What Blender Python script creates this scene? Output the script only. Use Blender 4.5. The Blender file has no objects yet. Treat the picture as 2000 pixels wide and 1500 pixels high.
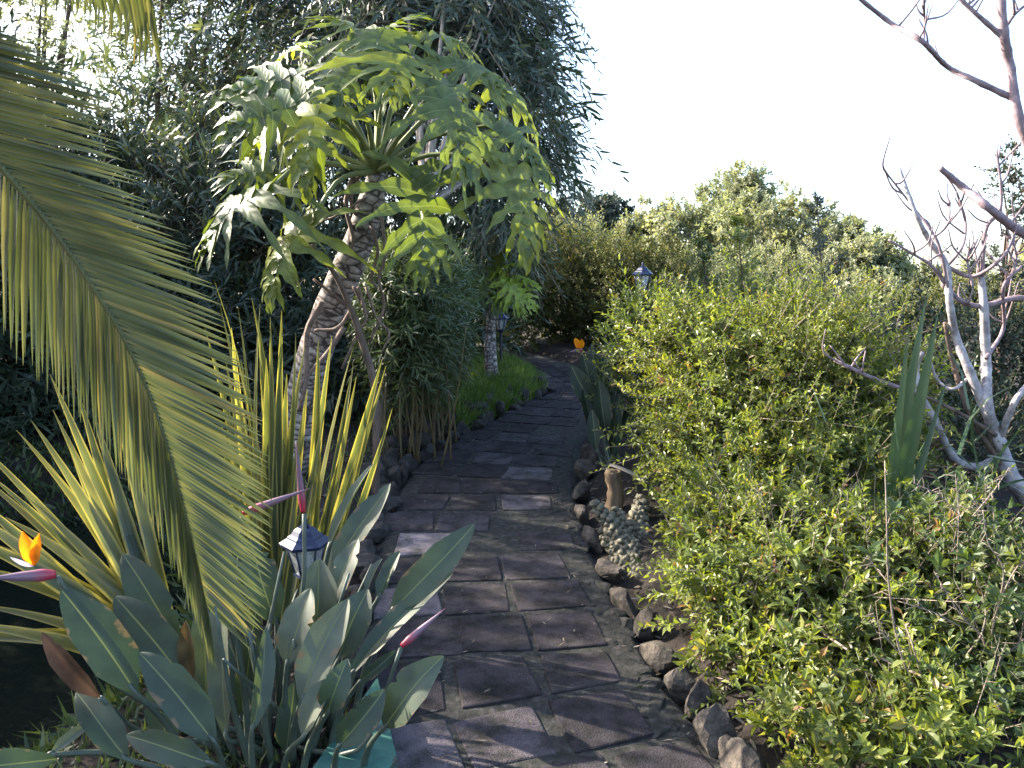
import bpy, math, random
import numpy as np
from mathutils import Vector, Matrix

R = math.radians
rng = np.random.default_rng(7)
random.seed(7)
scene = bpy.context.scene
COL = scene.collection

# ------------------------------------------------------------------ camera, sky, sun, exposure
CAM_H, F, PITCH = 1.7, 1555.0, math.atan(280 / 1555.0)
cam_d = bpy.data.cameras.new('camera')
cam = bpy.data.objects.new('camera', cam_d)
COL.objects.link(cam)
cam.location = (0, 0, CAM_H)
cam.rotation_euler = (math.pi / 2 - PITCH, 0, 0)
cam_d.sensor_width = 36
cam_d.lens = F / 2000 * 36
cam_d.clip_start, cam_d.clip_end = 0.05, 800
scene.camera = cam

SUN_AZ, SUN_EL = -66.0, 29.0          # degrees clockwise from +Y, elevation
world = bpy.data.worlds.new('World')
scene.world = world
world.use_nodes = True
wn, wl = world.node_tree.nodes, world.node_tree.links
sky = wn.new('ShaderNodeTexSky')
sky.sky_type = 'NISHITA'
sky.sun_disc = False
sky.sun_elevation = R(SUN_EL)
sky.sun_rotation = R(SUN_AZ)
sky.air_density, sky.dust_density, sky.ozone_density = 1.0, 2.6, 2.0
tcw = wn.new('ShaderNodeTexCoord')
mpw = wn.new('ShaderNodeMapping')      # the garden climbs about 4 degrees away from the camera, so the level horizon lies lower
mpw.inputs['Rotation'].default_value = (R(4.0), 0, 0)
wl.new(tcw.outputs['Generated'], mpw.inputs[0])
wl.new(mpw.outputs[0], sky.inputs[0])
wl.new(sky.outputs[0], wn['Background'].inputs[0])
wn['Background'].inputs[1].default_value = 0.15
sun_d = bpy.data.lights.new('sun', 'SUN')
sun_d.energy, sun_d.angle, sun_d.color = 4.4, R(0.53), (1.0, 0.90, 0.74)
sun = bpy.data.objects.new('sun', sun_d)
COL.objects.link(sun)
sdir = Vector((math.sin(R(SUN_AZ)) * math.cos(R(SUN_EL)), math.cos(R(SUN_AZ)) * math.cos(R(SUN_EL)), math.sin(R(SUN_EL))))
sun.rotation_euler = sdir.to_track_quat('Z', 'Y').to_euler()
sun.location = sdir * 30
scene.view_settings.view_transform = 'Standard'
scene.view_settings.look = 'None'
scene.view_settings.exposure = 2.4
scene.view_settings.gamma = 1.0

# ------------------------------------------------------------------ pixel -> world helpers
CP, SP = math.cos(PITCH), math.sin(PITCH)
def ray(px, py):
    a, b = (px - 1000) / F, (750 - py) / F
    return np.array([a, CP + b * SP, -SP + b * CP])
def P(px, py, Y):                      # the point of that sight line at distance Y
    d = ray(px, py)
    return np.array([0, 0, CAM_H]) + d * (Y / d[1])
def G(px, py, z=0.0):                  # the point of that sight line on height z
    d = ray(px, py)
    return np.array([0, 0, CAM_H]) + d * ((z - CAM_H) / d[2])
def unit(v):
    v = np.asarray(v, float)
    return v / np.maximum(np.linalg.norm(v, axis=-1, keepdims=True), 1e-9)

# ------------------------------------------------------------------ objects
def tag(o, label=None, cat=None, group=None, kind=None):
    for k, v in (('label', label), ('category', cat), ('group', group), ('kind', kind)):
        if v:
            o[k] = v
    return o
def thing(name, label, cat, loc, group=None):
    o = bpy.data.objects.new(name, None)
    o.empty_display_size = 0.1
    COL.objects.link(o)
    o.location = loc
    o['root'] = [float(c) for c in loc]
    return tag(o, label, cat, group)
def mesh_obj(name, v, loops, starts, totals, mat, parent=None, uv=None, rnd=None, smooth=True, kind=None, label=None):
    v = np.asarray(v, np.float32)
    if parent is not None:
        r = parent
        while r.parent is not None:
            r = r.parent
        v = v - np.array(r.location, np.float32)
    me = bpy.data.meshes.new(name)
    me.vertices.add(len(v))
    me.vertices.foreach_set('co', v.ravel())
    me.loops.add(len(loops))
    me.loops.foreach_set('vertex_index', np.asarray(loops, np.int32))
    me.polygons.add(len(starts))
    me.polygons.foreach_set('loop_start', np.asarray(starts, np.int32))
    me.polygons.foreach_set('loop_total', np.asarray(totals, np.int32))
    me.polygons.foreach_set('use_smooth', np.full(len(starts), smooth, bool))
    if uv is not None:
        l = me.uv_layers.new(name='UVMap')
        l.data.foreach_set('uv', np.asarray(uv, np.float32)[np.asarray(loops)].ravel())
    a = me.attributes.new('rnd', 'FLOAT', 'POINT')
    if rnd is None:
        rnd = np.full(len(v), rng.random())
    a.data.foreach_set('value', np.asarray(rnd, np.float32))
    me.materials.append(mat)
    me.update(calc_edges=True)
    o = bpy.data.objects.new(name, me)
    COL.objects.link(o)
    if parent is not None:
        o.parent = parent
    return tag(o, label, None, None, kind)
class Geo:                             # collects pieces of ONE part
    def __init__(s):
        s.v, s.f, s.uv, s.r, s.n = [], [], [], [], 0
    def add(s, v, f, uv=None, r=None):
        v = np.asarray(v, float)
        s.v.append(v)
        s.f += [[i + s.n for i in q] for q in f]
        s.uv.append(np.zeros((len(v), 2)) if uv is None else np.asarray(uv, float))
        s.r.append(np.full(len(v), rng.random() if r is None else r))
        s.n += len(v)
        return s
    def build(s, name, mat, parent=None, smooth=True, kind=None, label=None):
        tot = [len(q) for q in s.f]
        st = np.concatenate([[0], np.cumsum(tot)[:-1]])
        return mesh_obj(name, np.concatenate(s.v), [i for q in s.f for i in q], st, tot, mat, parent,
                        np.concatenate(s.uv), np.concatenate(s.r), smooth, kind, label)
def grid_faces(nr, nc, wrap=False):
    f = []
    for i in range(nr - 1):
        for j in range(nc if wrap else nc - 1):
            k = (j + 1) % nc
            f.append([i * nc + j, i * nc + k, (i + 1) * nc + k, (i + 1) * nc + j])
    return f
def spline(pts, n):
    p = np.asarray(pts, float)
    if len(p) < 3:
        t = np.linspace(0, 1, n)[:, None]
        return p[0] * (1 - t) + p[-1] * t
    q = np.vstack([2 * p[0] - p[1], p, 2 * p[-1] - p[-2]])
    out = []
    for u in np.linspace(0, len(p) - 1 - 1e-6, n):
        i = int(u)
        t = u - i
        a, b, c, d = q[i:i + 4]
        out.append(.5 * (2 * b + (c - a) * t + (2 * a - 5 * b + 4 * c - d) * t * t + (3 * b - a - 3 * c + d) * t ** 3))
    return np.array(out)
def tube(pts, rad, sides=8, n=None, wob=0.0):
    p = spline(pts, n) if n else np.asarray(pts, float)
    m = len(p)
    rad = np.interp(np.linspace(0, 1, m), np.linspace(0, 1, len(np.atleast_1d(rad))), np.atleast_1d(rad))
    t = unit(np.gradient(p, axis=0))
    ref = np.array([0, 0, 1.]) if abs(t[0][2]) < .9 else np.array([0, 1., 0])
    v, uv = [], []
    a = unit(np.cross(ref, t[0]))
    L = np.concatenate([[0], np.cumsum(np.linalg.norm(np.diff(p, axis=0), axis=1))])
    for i in range(m):
        a = unit(a - t[i] * np.dot(a, t[i]))
        b = np.cross(t[i], a)
        for k in range(sides):
            an = 2 * math.pi * k / sides
            rr = rad[i] * (1 + wob * (rng.random() - .5))
            v.append(p[i] + rr * (math.cos(an) * a + math.sin(an) * b))
            uv.append((abs(2 * k / sides - 1), L[i]))
    f = grid_faces(m, sides, True)
    f += [list(range(sides))[::-1], [(m - 1) * sides + k for k in range(sides)]]
    return np.array(v), f, np.array(uv)
def tube_part(name, pts, rad, mat, parent, sides=8, n=None, wob=0.0, label=None):
    return Geo().add(*tube(pts, rad, sides, n, wob)).build(name, mat, parent, label=label)
def inst(T, TF, pos, d, nrm, sx, sy, sz):      # many copies of a small template as arrays
    T = np.asarray(T, float)
    d = unit(d)
    side = unit(np.cross(d, nrm))
    up = np.cross(side, d)
    N, K = len(pos), len(T)
    b = lambda x: np.broadcast_to(np.asarray(x, float), (N,))[:, None, None]
    v = pos[:, None, :] + T[None, :, 0:1] * b(sx) * side[:, None] + T[None, :, 1:2] * b(sy) * d[:, None] + T[None, :, 2:3] * b(sz) * up[:, None]
    tl = np.array([i for q in TF for i in q])
    tt = np.array([len(q) for q in TF])
    loops = (tl[None, :] + (np.arange(N) * K)[:, None]).ravel()
    tot = np.tile(tt, N)
    st = np.concatenate([[0], np.cumsum(tot)[:-1]])
    return v.reshape(-1, 3), loops, st, tot, K
OVAL = ([(0, 0, 0), (.42, .3, .10), (.46, .6, .06), (0, 1, -.22), (-.46, .6, .06), (-.42, .3, .10), (0, .35, -.02), (0, .68, -.08)],
        [(0, 1, 6), (1, 2, 7, 6), (2, 3, 7), (0, 6, 5), (6, 7, 4, 5), (7, 3, 4)])
DIAM = ([(0, 0, 0), (.5, .45, .08), (0, 1, -.15), (-.5, .45, .08)], [(0, 1, 2), (0, 2, 3)])
LONG = ([(0, 0, 0), (.5, .25, .03), (.42, .62, -.03), (0, 1, -.22), (-.42, .62, -.03), (-.5, .25, .03)], [(0, 1, 5), (1, 2, 4, 5), (2, 3, 4)])
BLADE = ([(-.5, 0, 0), (.5, 0, 0), (.4, .5, .03), (-.4, .5, .03), (0, 1, -.16)], [(0, 1, 2, 3), (3, 2, 4)])
TWIG = ([(1, 0, 0), (-.5, 0, .87), (-.5, 0, -.87), (.4, 1, 0), (-.2, 1, .35), (-.2, 1, -.35)],
        [(0, 1, 4, 3), (1, 2, 5, 4), (2, 0, 3, 5)])
def cloud(name, tmpl, pos, d, nrm, sx, sy, sz, mat, parent, rnd=None, smooth=False):
    v, l, s, t, K = inst(tmpl[0], tmpl[1], pos, d, nrm, sx, sy, sz)
    r = np.repeat(rng.random(len(pos)) if rnd is None else rnd, K)
    return mesh_obj(name, v, l, s, t, mat, parent, None, r, smooth, 'stuff')

# ------------------------------------------------------------------ materials
def newmat(name):
    m = bpy.data.materials.new(name)
    m.use_nodes = True
    n, l = m.node_tree.nodes, m.node_tree.links
    return m, n, l, n['Principled BSDF'], n['Material Output']
def ramp(n, stops, interp='LINEAR'):
    r = n.new('ShaderNodeValToRGB')
    r.color_ramp.interpolation = interp
    e = r.color_ramp.elements
    while len(e) < len(stops):
        e.new(0.5)
    for el, (p, c) in zip(e, stops):
        el.position, el.color = p, (*c, 1)
    return r
def leafmat(name, stops, rough=.45, trans=.35, tint=(1.5, 1.5, .55), spec=.5, pattern=None, tex=18., texamt=.35):
    m, n, l, b, out = newmat(name)
    at = n.new('ShaderNodeAttribute')
    at.attribute_name = 'rnd'
    rp = ramp(n, stops)
    l.new(at.outputs['Fac'], rp.inputs[0])
    col = rp.outputs[0]
    tc = n.new('ShaderNodeTexCoord')
    nz = n.new('ShaderNodeTexNoise')
    nz.inputs['Scale'].default_value = tex
    nz.inputs['Detail'].default_value = 4
    l.new(tc.outputs['Object'], nz.inputs['Vector'])
    mr = n.new('ShaderNodeMapRange')
    mr.inputs[1].default_value, mr.inputs[2].default_value = .3, .7
    mr.inputs[3].default_value, mr.inputs[4].default_value = 1 - texamt, 1 + texamt
    l.new(nz.outputs[0], mr.inputs[0])
    hsv = n.new('ShaderNodeHueSaturation')
    l.new(mr.outputs[0], hsv.inputs['Value'])
    l.new(col, hsv.inputs['Color'])
    col = hsv.outputs[0]
    if pattern:
        col = pattern(n, l, tc, col, b)
    l.new(col, b.inputs['Base Color'])
    b.inputs['Roughness'].default_value = rough
    b.inputs['Specular IOR Level'].default_value = spec
    if trans > 0:
        tr = n.new('ShaderNodeBsdfTranslucent')
        mx = n.new('ShaderNodeMix')
        mx.data_type, mx.blend_type = 'RGBA', 'MULTIPLY'
        mx.inputs[0].default_value = 1
        l.new(col, mx.inputs[6])
        mx.inputs[7].default_value = (*tint, 1)
        l.new(mx.outputs[2], tr.inputs[0])
        ms = n.new('ShaderNodeMixShader')
        ms.inputs[0].default_value = trans
        l.new(b.outputs[0], ms.inputs[1])
        l.new(tr.outputs[0], ms.inputs[2])
        l.new(ms.outputs[0], out.inputs[0])
    return m
def mix(n, l, fac, a, b_):
    mx = n.new('ShaderNodeMix')
    mx.data_type = 'RGBA'
    for s, x in ((mx.inputs[0], fac), (mx.inputs[6], a), (mx.inputs[7], b_)):
        if hasattr(x, 'links'):
            l.new(x, s)
        else:
            s.default_value = x if isinstance(x, float) else (*x, 1)
    return mx.outputs[2]
def uvx(n, l, tc):
    s = n.new('ShaderNodeSeparateXYZ')
    l.new(tc.outputs['UV'], s.inputs[0])
    return s
def rib_pattern(ribcol, w=.06, veins=45., veinamt=.12, wear=None):
    def f(n, l, tc, col, b):
        s = uvx(n, l, tc)
        ab = n.new('ShaderNodeMath'); ab.operation = 'ABSOLUTE'
        l.new(s.outputs[0], ab.inputs[0])
        mr = n.new('ShaderNodeMapRange'); mr.interpolation_type = 'SMOOTHSTEP'
        mr.inputs[1].default_value, mr.inputs[2].default_value = w, w * .3
        l.new(ab.outputs[0], mr.inputs[0])
        # side veins: slanted fine lines
        ad = n.new('ShaderNodeMath'); ad.operation = 'MULTIPLY_ADD'
        l.new(ab.outputs[0], ad.inputs[0]); ad.inputs[1].default_value = -.22
        l.new(s.outputs[1], ad.inputs[2])
        sn = n.new('ShaderNodeMath'); sn.operation = 'MULTIPLY'
        l.new(ad.outputs[0], sn.inputs[0]); sn.inputs[1].default_value = veins * 6.28
        si = n.new('ShaderNodeMath'); si.operation = 'SINE'
        l.new(sn.outputs[0], si.inputs[0])
        bp = n.new('ShaderNodeBump'); bp.inputs['Strength'].default_value = veinamt; bp.inputs['Distance'].default_value = .004
        l.new(si.outputs[0], bp.inputs['Height']); l.new(bp.outputs[0], b.inputs['Normal'])
        if wear:                          # dry brown rim and blotches
            wz = n.new('ShaderNodeTexNoise'); wz.inputs['Scale'].default_value = 26; wz.inputs['Detail'].default_value = 5
            l.new(tc.outputs['Object'], wz.inputs['Vector'])
            sm = n.new('ShaderNodeMath'); sm.operation = 'MULTIPLY_ADD'
            l.new(ab.outputs[0], sm.inputs[0]); sm.inputs[1].default_value = .55; l.new(wz.outputs[0], sm.inputs[2])
            wr = n.new('ShaderNodeMapRange'); wr.interpolation_type = 'SMOOTHSTEP'
            wr.inputs[1].default_value, wr.inputs[2].default_value = 1.02, 1.14
            l.new(sm.outputs[0], wr.inputs[0])
            col = mix(n, l, wr.outputs[0], col, wear)
        return mix(n, l, mr.outputs[0], col, ribcol)
    return f
def edge_pattern(edgecol, w0=.55, w1=.9):
    def f(n, l, tc, col, b):
        s = uvx(n, l, tc)
        ab = n.new('ShaderNodeMath'); ab.operation = 'ABSOLUTE'
        l.new(s.outputs[0], ab.inputs[0])
        wv = n.new('ShaderNodeTexNoise'); wv.inputs['Scale'].default_value = 6
        l.new(tc.outputs['UV'], wv.inputs['Vector'])
        ad = n.new('ShaderNodeMath'); ad.operation = 'MULTIPLY_ADD'
        l.new(wv.outputs[0], ad.inputs[0]); ad.inputs[1].default_value = .6; l.new(ab.outputs[0], ad.inputs[2])
        mr = n.new('ShaderNodeMapRange'); mr.interpolation_type = 'SMOOTHSTEP'
        mr.inputs[1].default_value, mr.inputs[2].default_value = w0 + .3, w1 + .3
        l.new(ad.outputs[0], mr.inputs[0])
        return mix(n, l, mr.outputs[0], col, edgecol)
    return f
def solid(name, stops, scale=8., rough=.8, bump=.4, dist=.01, detail=6., spec=.3, metal=0., distort=0., stretch=None, coord='Object'):
    m, n, l, b, out = newmat(name)
    tc = n.new('ShaderNodeTexCoord')
    mp = n.new('ShaderNodeMapping')
    l.new(tc.outputs[coord], mp.inputs[0])
    if stretch:
        mp.inputs['Scale'].default_value = stretch
    nz = n.new('ShaderNodeTexNoise')
    nz.inputs['Scale'].default_value, nz.inputs['Detail'].default_value = scale, detail
    nz.inputs['Roughness'].default_value = .65
    nz.inputs['Distortion'].default_value = distort
    l.new(mp.outputs[0], nz.inputs['Vector'])
    rp = ramp(n, stops)
    l.new(nz.outputs[0], rp.inputs[0])
    l.new(rp.outputs[0], b.inputs['Base Color'])
    b.inputs['Roughness'].default_value = rough
    b.inputs['Specular IOR Level'].default_value = spec
    b.inputs['Metallic'].default_value = metal
    if bump:
        bp = n.new('ShaderNodeBump')
        bp.inputs['Strength'].default_value, bp.inputs['Distance'].default_value = bump, dist
        l.new(nz.outputs[0], bp.inputs['Height'])
        l.new(bp.outputs[0], b.inputs['Normal'])
    return m
M = {}
def G3(a, b, c):
    return [(0, a), (.5, b), (1, c)]
M['soil'] = solid('soil', [(.3, (.010, .008, .007)), (.55, (.024, .018, .015)), (.78, (.055, .042, .034))], 22, .95, .9, .03)
M['mortar'] = solid('mossy_mortar', [(.32, (.009, .011, .007)), (.48, (.021, .021, .018)), (.58, (.036, .033, .031)), (.72, (.075, .067, .066))], 26, .95, 1.0, .012, detail=10)
M['rock'] = solid('rock', [(.3, (.02, .018, .016)), (.48, (.052, .044, .038)), (.62, (.095, .078, .064)), (.78, (.19, .16, .13))], 16, .95, 1.0, .03, detail=9)
def slab_mat():
    m, n, l, b, out = newmat('concrete_slab')
    tc = n.new('ShaderNodeTexCoord')
    oi = n.new('ShaderNodeAttribute'); oi.attribute_name = 'rnd'
    rp = ramp(n, [(0, (.033, .029, .032)), (.4, (.053, .046, .051)), (.7, (.10, .087, .095)), (1, (.20, .172, .187))])
    l.new(oi.outputs['Fac'], rp.inputs[0])
    st = n.new('ShaderNodeTexNoise'); st.inputs['Scale'].default_value = 7; st.inputs['Detail'].default_value = 7; st.inputs['Roughness'].default_value = .7
    l.new(tc.outputs['Object'], st.inputs['Vector'])
    r2 = ramp(n, [(.34, (.30, .34, .26)), (.45, (.62, .62, .58)), (.55, (1.0, .98, .97)), (.68, (1.25, 1.2, 1.2))])
    l.new(st.outputs[0], r2.inputs[0])
    mu = n.new('ShaderNodeMix'); mu.data_type = 'RGBA'; mu.blend_type = 'MULTIPLY'; mu.inputs[0].default_value = 1
    l.new(rp.outputs[0], mu.inputs[6]); l.new(r2.outputs[0], mu.inputs[7])
    sp = n.new('ShaderNodeTexVoronoi'); sp.inputs['Scale'].default_value = 150
    l.new(tc.outputs['Object'], sp.inputs['Vector'])
    r3 = ramp(n, [(.1, (1.9, 1.85, 1.85)), (.28, (1, 1, 1)), (.75, (.8, .8, .8))])
    l.new(sp.outputs['Distance'], r3.inputs[0])
    m2 = n.new('ShaderNodeMix'); m2.data_type = 'RGBA'; m2.blend_type = 'MULTIPLY'; m2.inputs[0].default_value = .9
    l.new(mu.outputs[2], m2.inputs[6]); l.new(r3.outputs[0], m2.inputs[7])
    l.new(m2.outputs[2], b.inputs['Base Color'])
    b.inputs['Roughness'].default_value = .92
    b.inputs['Specular IOR Level'].default_value = .15
    bp = n.new('ShaderNodeBump'); bp.inputs['Strength'].default_value = .6; bp.inputs['Distance'].default_value = .004
    l.new(sp.outputs['Distance'], bp.inputs['Height'])
    b2 = n.new('ShaderNodeBump'); b2.inputs['Strength'].default_value = .25; b2.inputs['Distance'].default_value = .008
    l.new(st.outputs[0], b2.inputs['Height']); l.new(bp.outputs[0], b2.inputs['Normal'])
    l.new(b2.outputs[0], b.inputs['Normal'])
    return m
M['slab'] = slab_mat()
def trunk_scar():
    m, n, l, b, out = newmat('scarred_philodendron_bark')
    tc = n.new('ShaderNodeTexCoord')
    mp = n.new('ShaderNodeMapping'); mp.inputs['Scale'].default_value = (3.0, 22., 1)
    l.new(tc.outputs['UV'], mp.inputs[0])
    vo = n.new('ShaderNodeTexVoronoi'); vo.feature = 'DISTANCE_TO_EDGE'; vo.inputs['Scale'].default_value = 1.; vo.inputs['Randomness'].default_value = .75
    l.new(mp.outputs[0], vo.inputs['Vector'])
    nz = n.new('ShaderNodeTexNoise'); nz.inputs['Scale'].default_value = 40; nz.inputs['Detail'].default_value = 5
    l.new(tc.outputs['Object'], nz.inputs['Vector'])
    r1 = ramp(n, [(.02, (.05, .04, .036)), (.11, (.27, .235, .215)), (.4, (.44, .40, .37))])
    l.new(vo.outputs[0], r1.inputs[0])
    r2 = ramp(n, [(.3, (.45, .42, .4)), (.65, (1.15, 1.1, 1.1))])
    l.new(nz.outputs[0], r2.inputs[0])
    mu = n.new('ShaderNodeMix'); mu.data_type = 'RGBA'; mu.blend_type = 'MULTIPLY'; mu.inputs[0].default_value = 1
    l.new(r1.outputs[0], mu.inputs[6]); l.new(r2.outputs[0], mu.inputs[7])
    l.new(mu.outputs[2], b.inputs['Base Color'])
    b.inputs['Roughness'].default_value = .85
    bp = n.new('ShaderNodeBump'); bp.inputs['Strength'].default_value = 1; bp.inputs['Distance'].default_value = .02
    l.new(vo.outputs[0], bp.inputs['Height'])
    l.new(bp.outputs[0], b.inputs['Normal'])
    return m
M['phil_bark'] = trunk_scar()
M['root'] = solid('aerial_root', [(.3, (.09, .06, .05)), (.7, (.25, .18, .15))], 30, .8)
M['bark'] = solid('brown_bark', [(.3, (.05, .035, .028)), (.7, (.17, .12, .095))], 25, .9, .8, .01, stretch=(1, 1, .3))
M['paletrunk'] = solid('pale_trunk', [(.3, (.13, .10, .08)), (.7, (.32, .26, .21))], 16, .8, .5, .006, stretch=(1, 1, .4))
M['whitebark'] = solid('whitish_bark', [(.3, (.13, .11, .11)), (.48, (.30, .27, .28)), (.7, (.46, .43, .43))], 22, .75, .6, .008)
M['pinkbark'] = solid('pinkish_bark', [(.3, (.13, .09, .10)), (.7, (.30, .225, .245))], 24, .75, .6, .006)
M['twig'] = solid('grey_twig', [(.3, (.11, .085, .068)), (.7, (.26, .21, .17))], 30, .8, .3, .003)
M['cane'] = solid('bamboo_cane', [(.3, (.065, .048, .022)), (.7, (.15, .11, .05))], 14, .55, .1, .003)
M['petiole'] = solid('green_petiole', [(.3, (.11, .135, .05)), (.7, (.19, .215, .085))], 9, .45, .1, .003, spec=.5)
M['strel_stalk'] = solid('grey_green_stalk', [(.3, (.032, .048, .036)), (.7, (.07, .088, .066))], 9, .5, .1, .003, spec=.5)
M['rachis'] = solid('palm_rachis', [(.3, (.09, .09, .03)), (.7, (.15, .145, .055))], 9, .5, .1, .003)
M['phil'] = leafmat('philodendron_leaf', [(0, (.060, .088, .030)), (.6, (.088, .118, .038)), (.9, (.14, .165, .04)), (1, (.22, .23, .04))], .45, .40, (1.5, 1.5, .35), .4,
                    rib_pattern((.16, .20, .09), .06, 6., .15), 14., .35)
M['phil_young_and_sunlit'] = leafmat('young_and_sunlit_philodendron_leaf', G3((.22, .28, .04), (.27, .33, .05), (.3, .36, .05)), .35, .5, (1.5, 1.5, .4), .5, rib_pattern((.3, .36, .14), .05, 3., .3))  # young leaf, also sunlight put into the colour of the small plant
M['strel'] = leafmat('strelitzia_leaf', [(0, (.020, .036, .020)), (.45, (.038, .056, .033)), (.75, (.066, .080, .055)), (1, (.088, .10, .07))], .55, .18, (1.5, 1.6, .4), .5,
                     rib_pattern((.13, .145, .055), .055, 42., .07, (.13, .085, .045)), 11., .32)
M['strel_dead'] = leafmat('withered_strelitzia_leaf', G3((.05, .032, .03), (.09, .06, .025), (.20, .14, .03)), .7, .25, (1.3, 1.1, .5), .2, None, 12., .6)
M['flax'] = leafmat('flax_blade', [(0, (.055, .075, .04)), (.5, (.095, .112, .058)), (1, (.15, .155, .065))], .28, .48, (1.5, 1.4, .45), .5, edge_pattern((.36, .31, .10), .55, 1.0), 5., .25)
M['sword'] = leafmat('dark_sword_leaf', G3((.03, .055, .025), (.045, .08, .035), (.07, .11, .045)), .4, .15, (1.5, 1.5, .5), .5, None, 6., .2)
M['palm'] = leafmat('palm_leaflet', [(0, (.07, .088, .042)), (.6, (.105, .12, .056)), (.93, (.145, .145, .068)), (1, (.24, .19, .085))], .45, .36, (1.4, 1.35, .5), .45, None, 5., .25)
M['shrub'] = leafmat('light_green_shrub_leaf', [(0, (.07, .098, .026)), (.55, (.13, .165, .042)), (.86, (.19, .21, .052)), (.96, (.30, .29, .09)), (1, (.22, .12, .06))], .40, .46, (1.5, 1.45, .4), .4, None, 3.5, .42)
M['shrub2'] = leafmat('mid_green_shrub_leaf', [(0, (.04, .068, .024)), (.6, (.065, .10, .033)), (1, (.15, .16, .055))], .42, .38, (1.5, 1.45, .45), .4, None, 3., .25)
M['olive'] = leafmat('olive_hedge_leaf', [(0, (.036, .048, .017)), (.6, (.075, .088, .026)), (.95, (.13, .13, .035)), (1, (.24, .17, .035))], .5, .35, (1.4, 1.35, .45), .3, None, 2., .3)
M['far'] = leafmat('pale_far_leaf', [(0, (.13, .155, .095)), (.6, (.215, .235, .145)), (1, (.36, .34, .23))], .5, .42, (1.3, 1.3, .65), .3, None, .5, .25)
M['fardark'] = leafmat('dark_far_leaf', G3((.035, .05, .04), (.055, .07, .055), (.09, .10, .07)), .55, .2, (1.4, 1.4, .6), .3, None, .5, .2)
M['willow'] = leafmat('narrow_grey_leaf', [(0, (.034, .054, .042)), (.6, (.065, .090, .064)), (.9, (.115, .13, .075)), (1, (.20, .175, .08))], .42, .28, (1.4, 1.4, .55), .45, None, 2., .25)
M['bamboo'] = leafmat('bamboo_leaf', [(0, (.03, .052, .024)), (.6, (.055, .082, .036)), (1, (.12, .14, .055))], .42, .3, (1.4, 1.45, .5), .4, None, 2., .25)
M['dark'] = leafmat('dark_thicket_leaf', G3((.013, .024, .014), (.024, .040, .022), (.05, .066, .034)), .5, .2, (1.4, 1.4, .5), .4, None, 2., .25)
M['grass'] = leafmat('grass_blade', [(0, (.055, .10, .024)), (.6, (.09, .15, .034)), (1, (.18, .22, .06))], .5, .35, (1.4, 1.5, .4), .3, None, 3., .2)
M['drygrass'] = leafmat('dry_litter', G3((.045, .035, .026), (.10, .078, .056), (.24, .20, .16)), .7, .1, (1, 1, 1), .2, None, 3., .2)
M['cactus'] = solid('greyish_cactus_skin', [(.3, (.06, .053, .034)), (.55, (.125, .112, .078)), (.75, (.25, .225, .17))], 40, .75, .5, .006)
M['log'] = solid('weathered_log', [(.3, (.06, .04, .026)), (.7, (.20, .14, .085))], 14, .85, .8, .01, stretch=(1, 1, .25))
M['teal'] = solid('worn_teal_paint', [(.3, (.018, .065, .052)), (.45, (.03, .10, .08)), (.55, (.05, .14, .11)), (.6, (.055, .05, .04)), (.66, (.05, .13, .10)), (.72, (.24, .27, .235))], 7, .55, .3, .004, detail=8)
M['roof'] = solid('blue_black_enamel', [(.3, (.008, .012, .034)), (.7, (.018, .026, .07))], 9, .38, .05, .002, spec=.35)
M['post'] = solid('black_iron', [(.3, (.012, .012, .014)), (.7, (.03, .03, .034))], 9, .45, .2, .002)
def glassmat():
    m, n, l, b, out = newmat('ribbed_lantern_glass')
    b.inputs['Base Color'].default_value = (.75, .78, .82, 1)
    b.inputs['Roughness'].default_value = .22
    b.inputs['Transmission Weight'].default_value = .75
    b.inputs['IOR'].default_value = 1.3
    tc = n.new('ShaderNodeTexCoord')
    wv = n.new('ShaderNodeTexWave'); wv.inputs['Scale'].default_value = 22; wv.inputs['Distortion'].default_value = .4
    l.new(tc.outputs['UV'], wv.inputs['Vector'])
    bp = n.new('ShaderNodeBump'); bp.inputs['Strength'].default_value = .25; bp.inputs['Distance'].default_value = .003
    l.new(wv.outputs[1], bp.inputs['Height']); l.new(bp.outputs[0], b.inputs['Normal'])
    return m
M['glass'] = glassmat()
M['bulb'] = solid('white_bulb', [(.3, (.7, .72, .75)), (.7, (.8, .8, .8))], 5, .3, 0)
M['spathe'] = None
def spathe_mat():
    m, n, l, b, out = newmat('purple_pink_spathe')
    tc = n.new('ShaderNodeTexCoord')
    s = uvx(n, l, tc)
    rp = ramp(n, [(0, (.38, .018, .04)), (.14, (.30, .035, .06)), (.36, (.16, .085, .12)), (.8, (.14, .085, .12)), (1, (.2, .06, .075))])
    l.new(s.outputs[1], rp.inputs[0])
    l.new(rp.outputs[0], b.inputs['Base Color'])
    b.inputs['Roughness'].default_value = .4
    return m
M['spathe'] = spathe_mat()
M['orange'] = leafmat('orange_petal', G3((.75, .22, .01), (.8, .28, .01), (.85, .33, .015)), .5, .45, (1.1, 1.0, .6), .3)
M['bluepetal'] = leafmat('violet_petal', G3((.35, .32, .5), (.4, .36, .55), (.45, .4, .6)), .5, .3, (1, 1, 1), .3)
M['whitepaint'] = solid('white_paint', [(.3, (.7, .7, .7)), (.7, (.8, .8, .8))], 9, .5, .1, .002)
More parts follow.
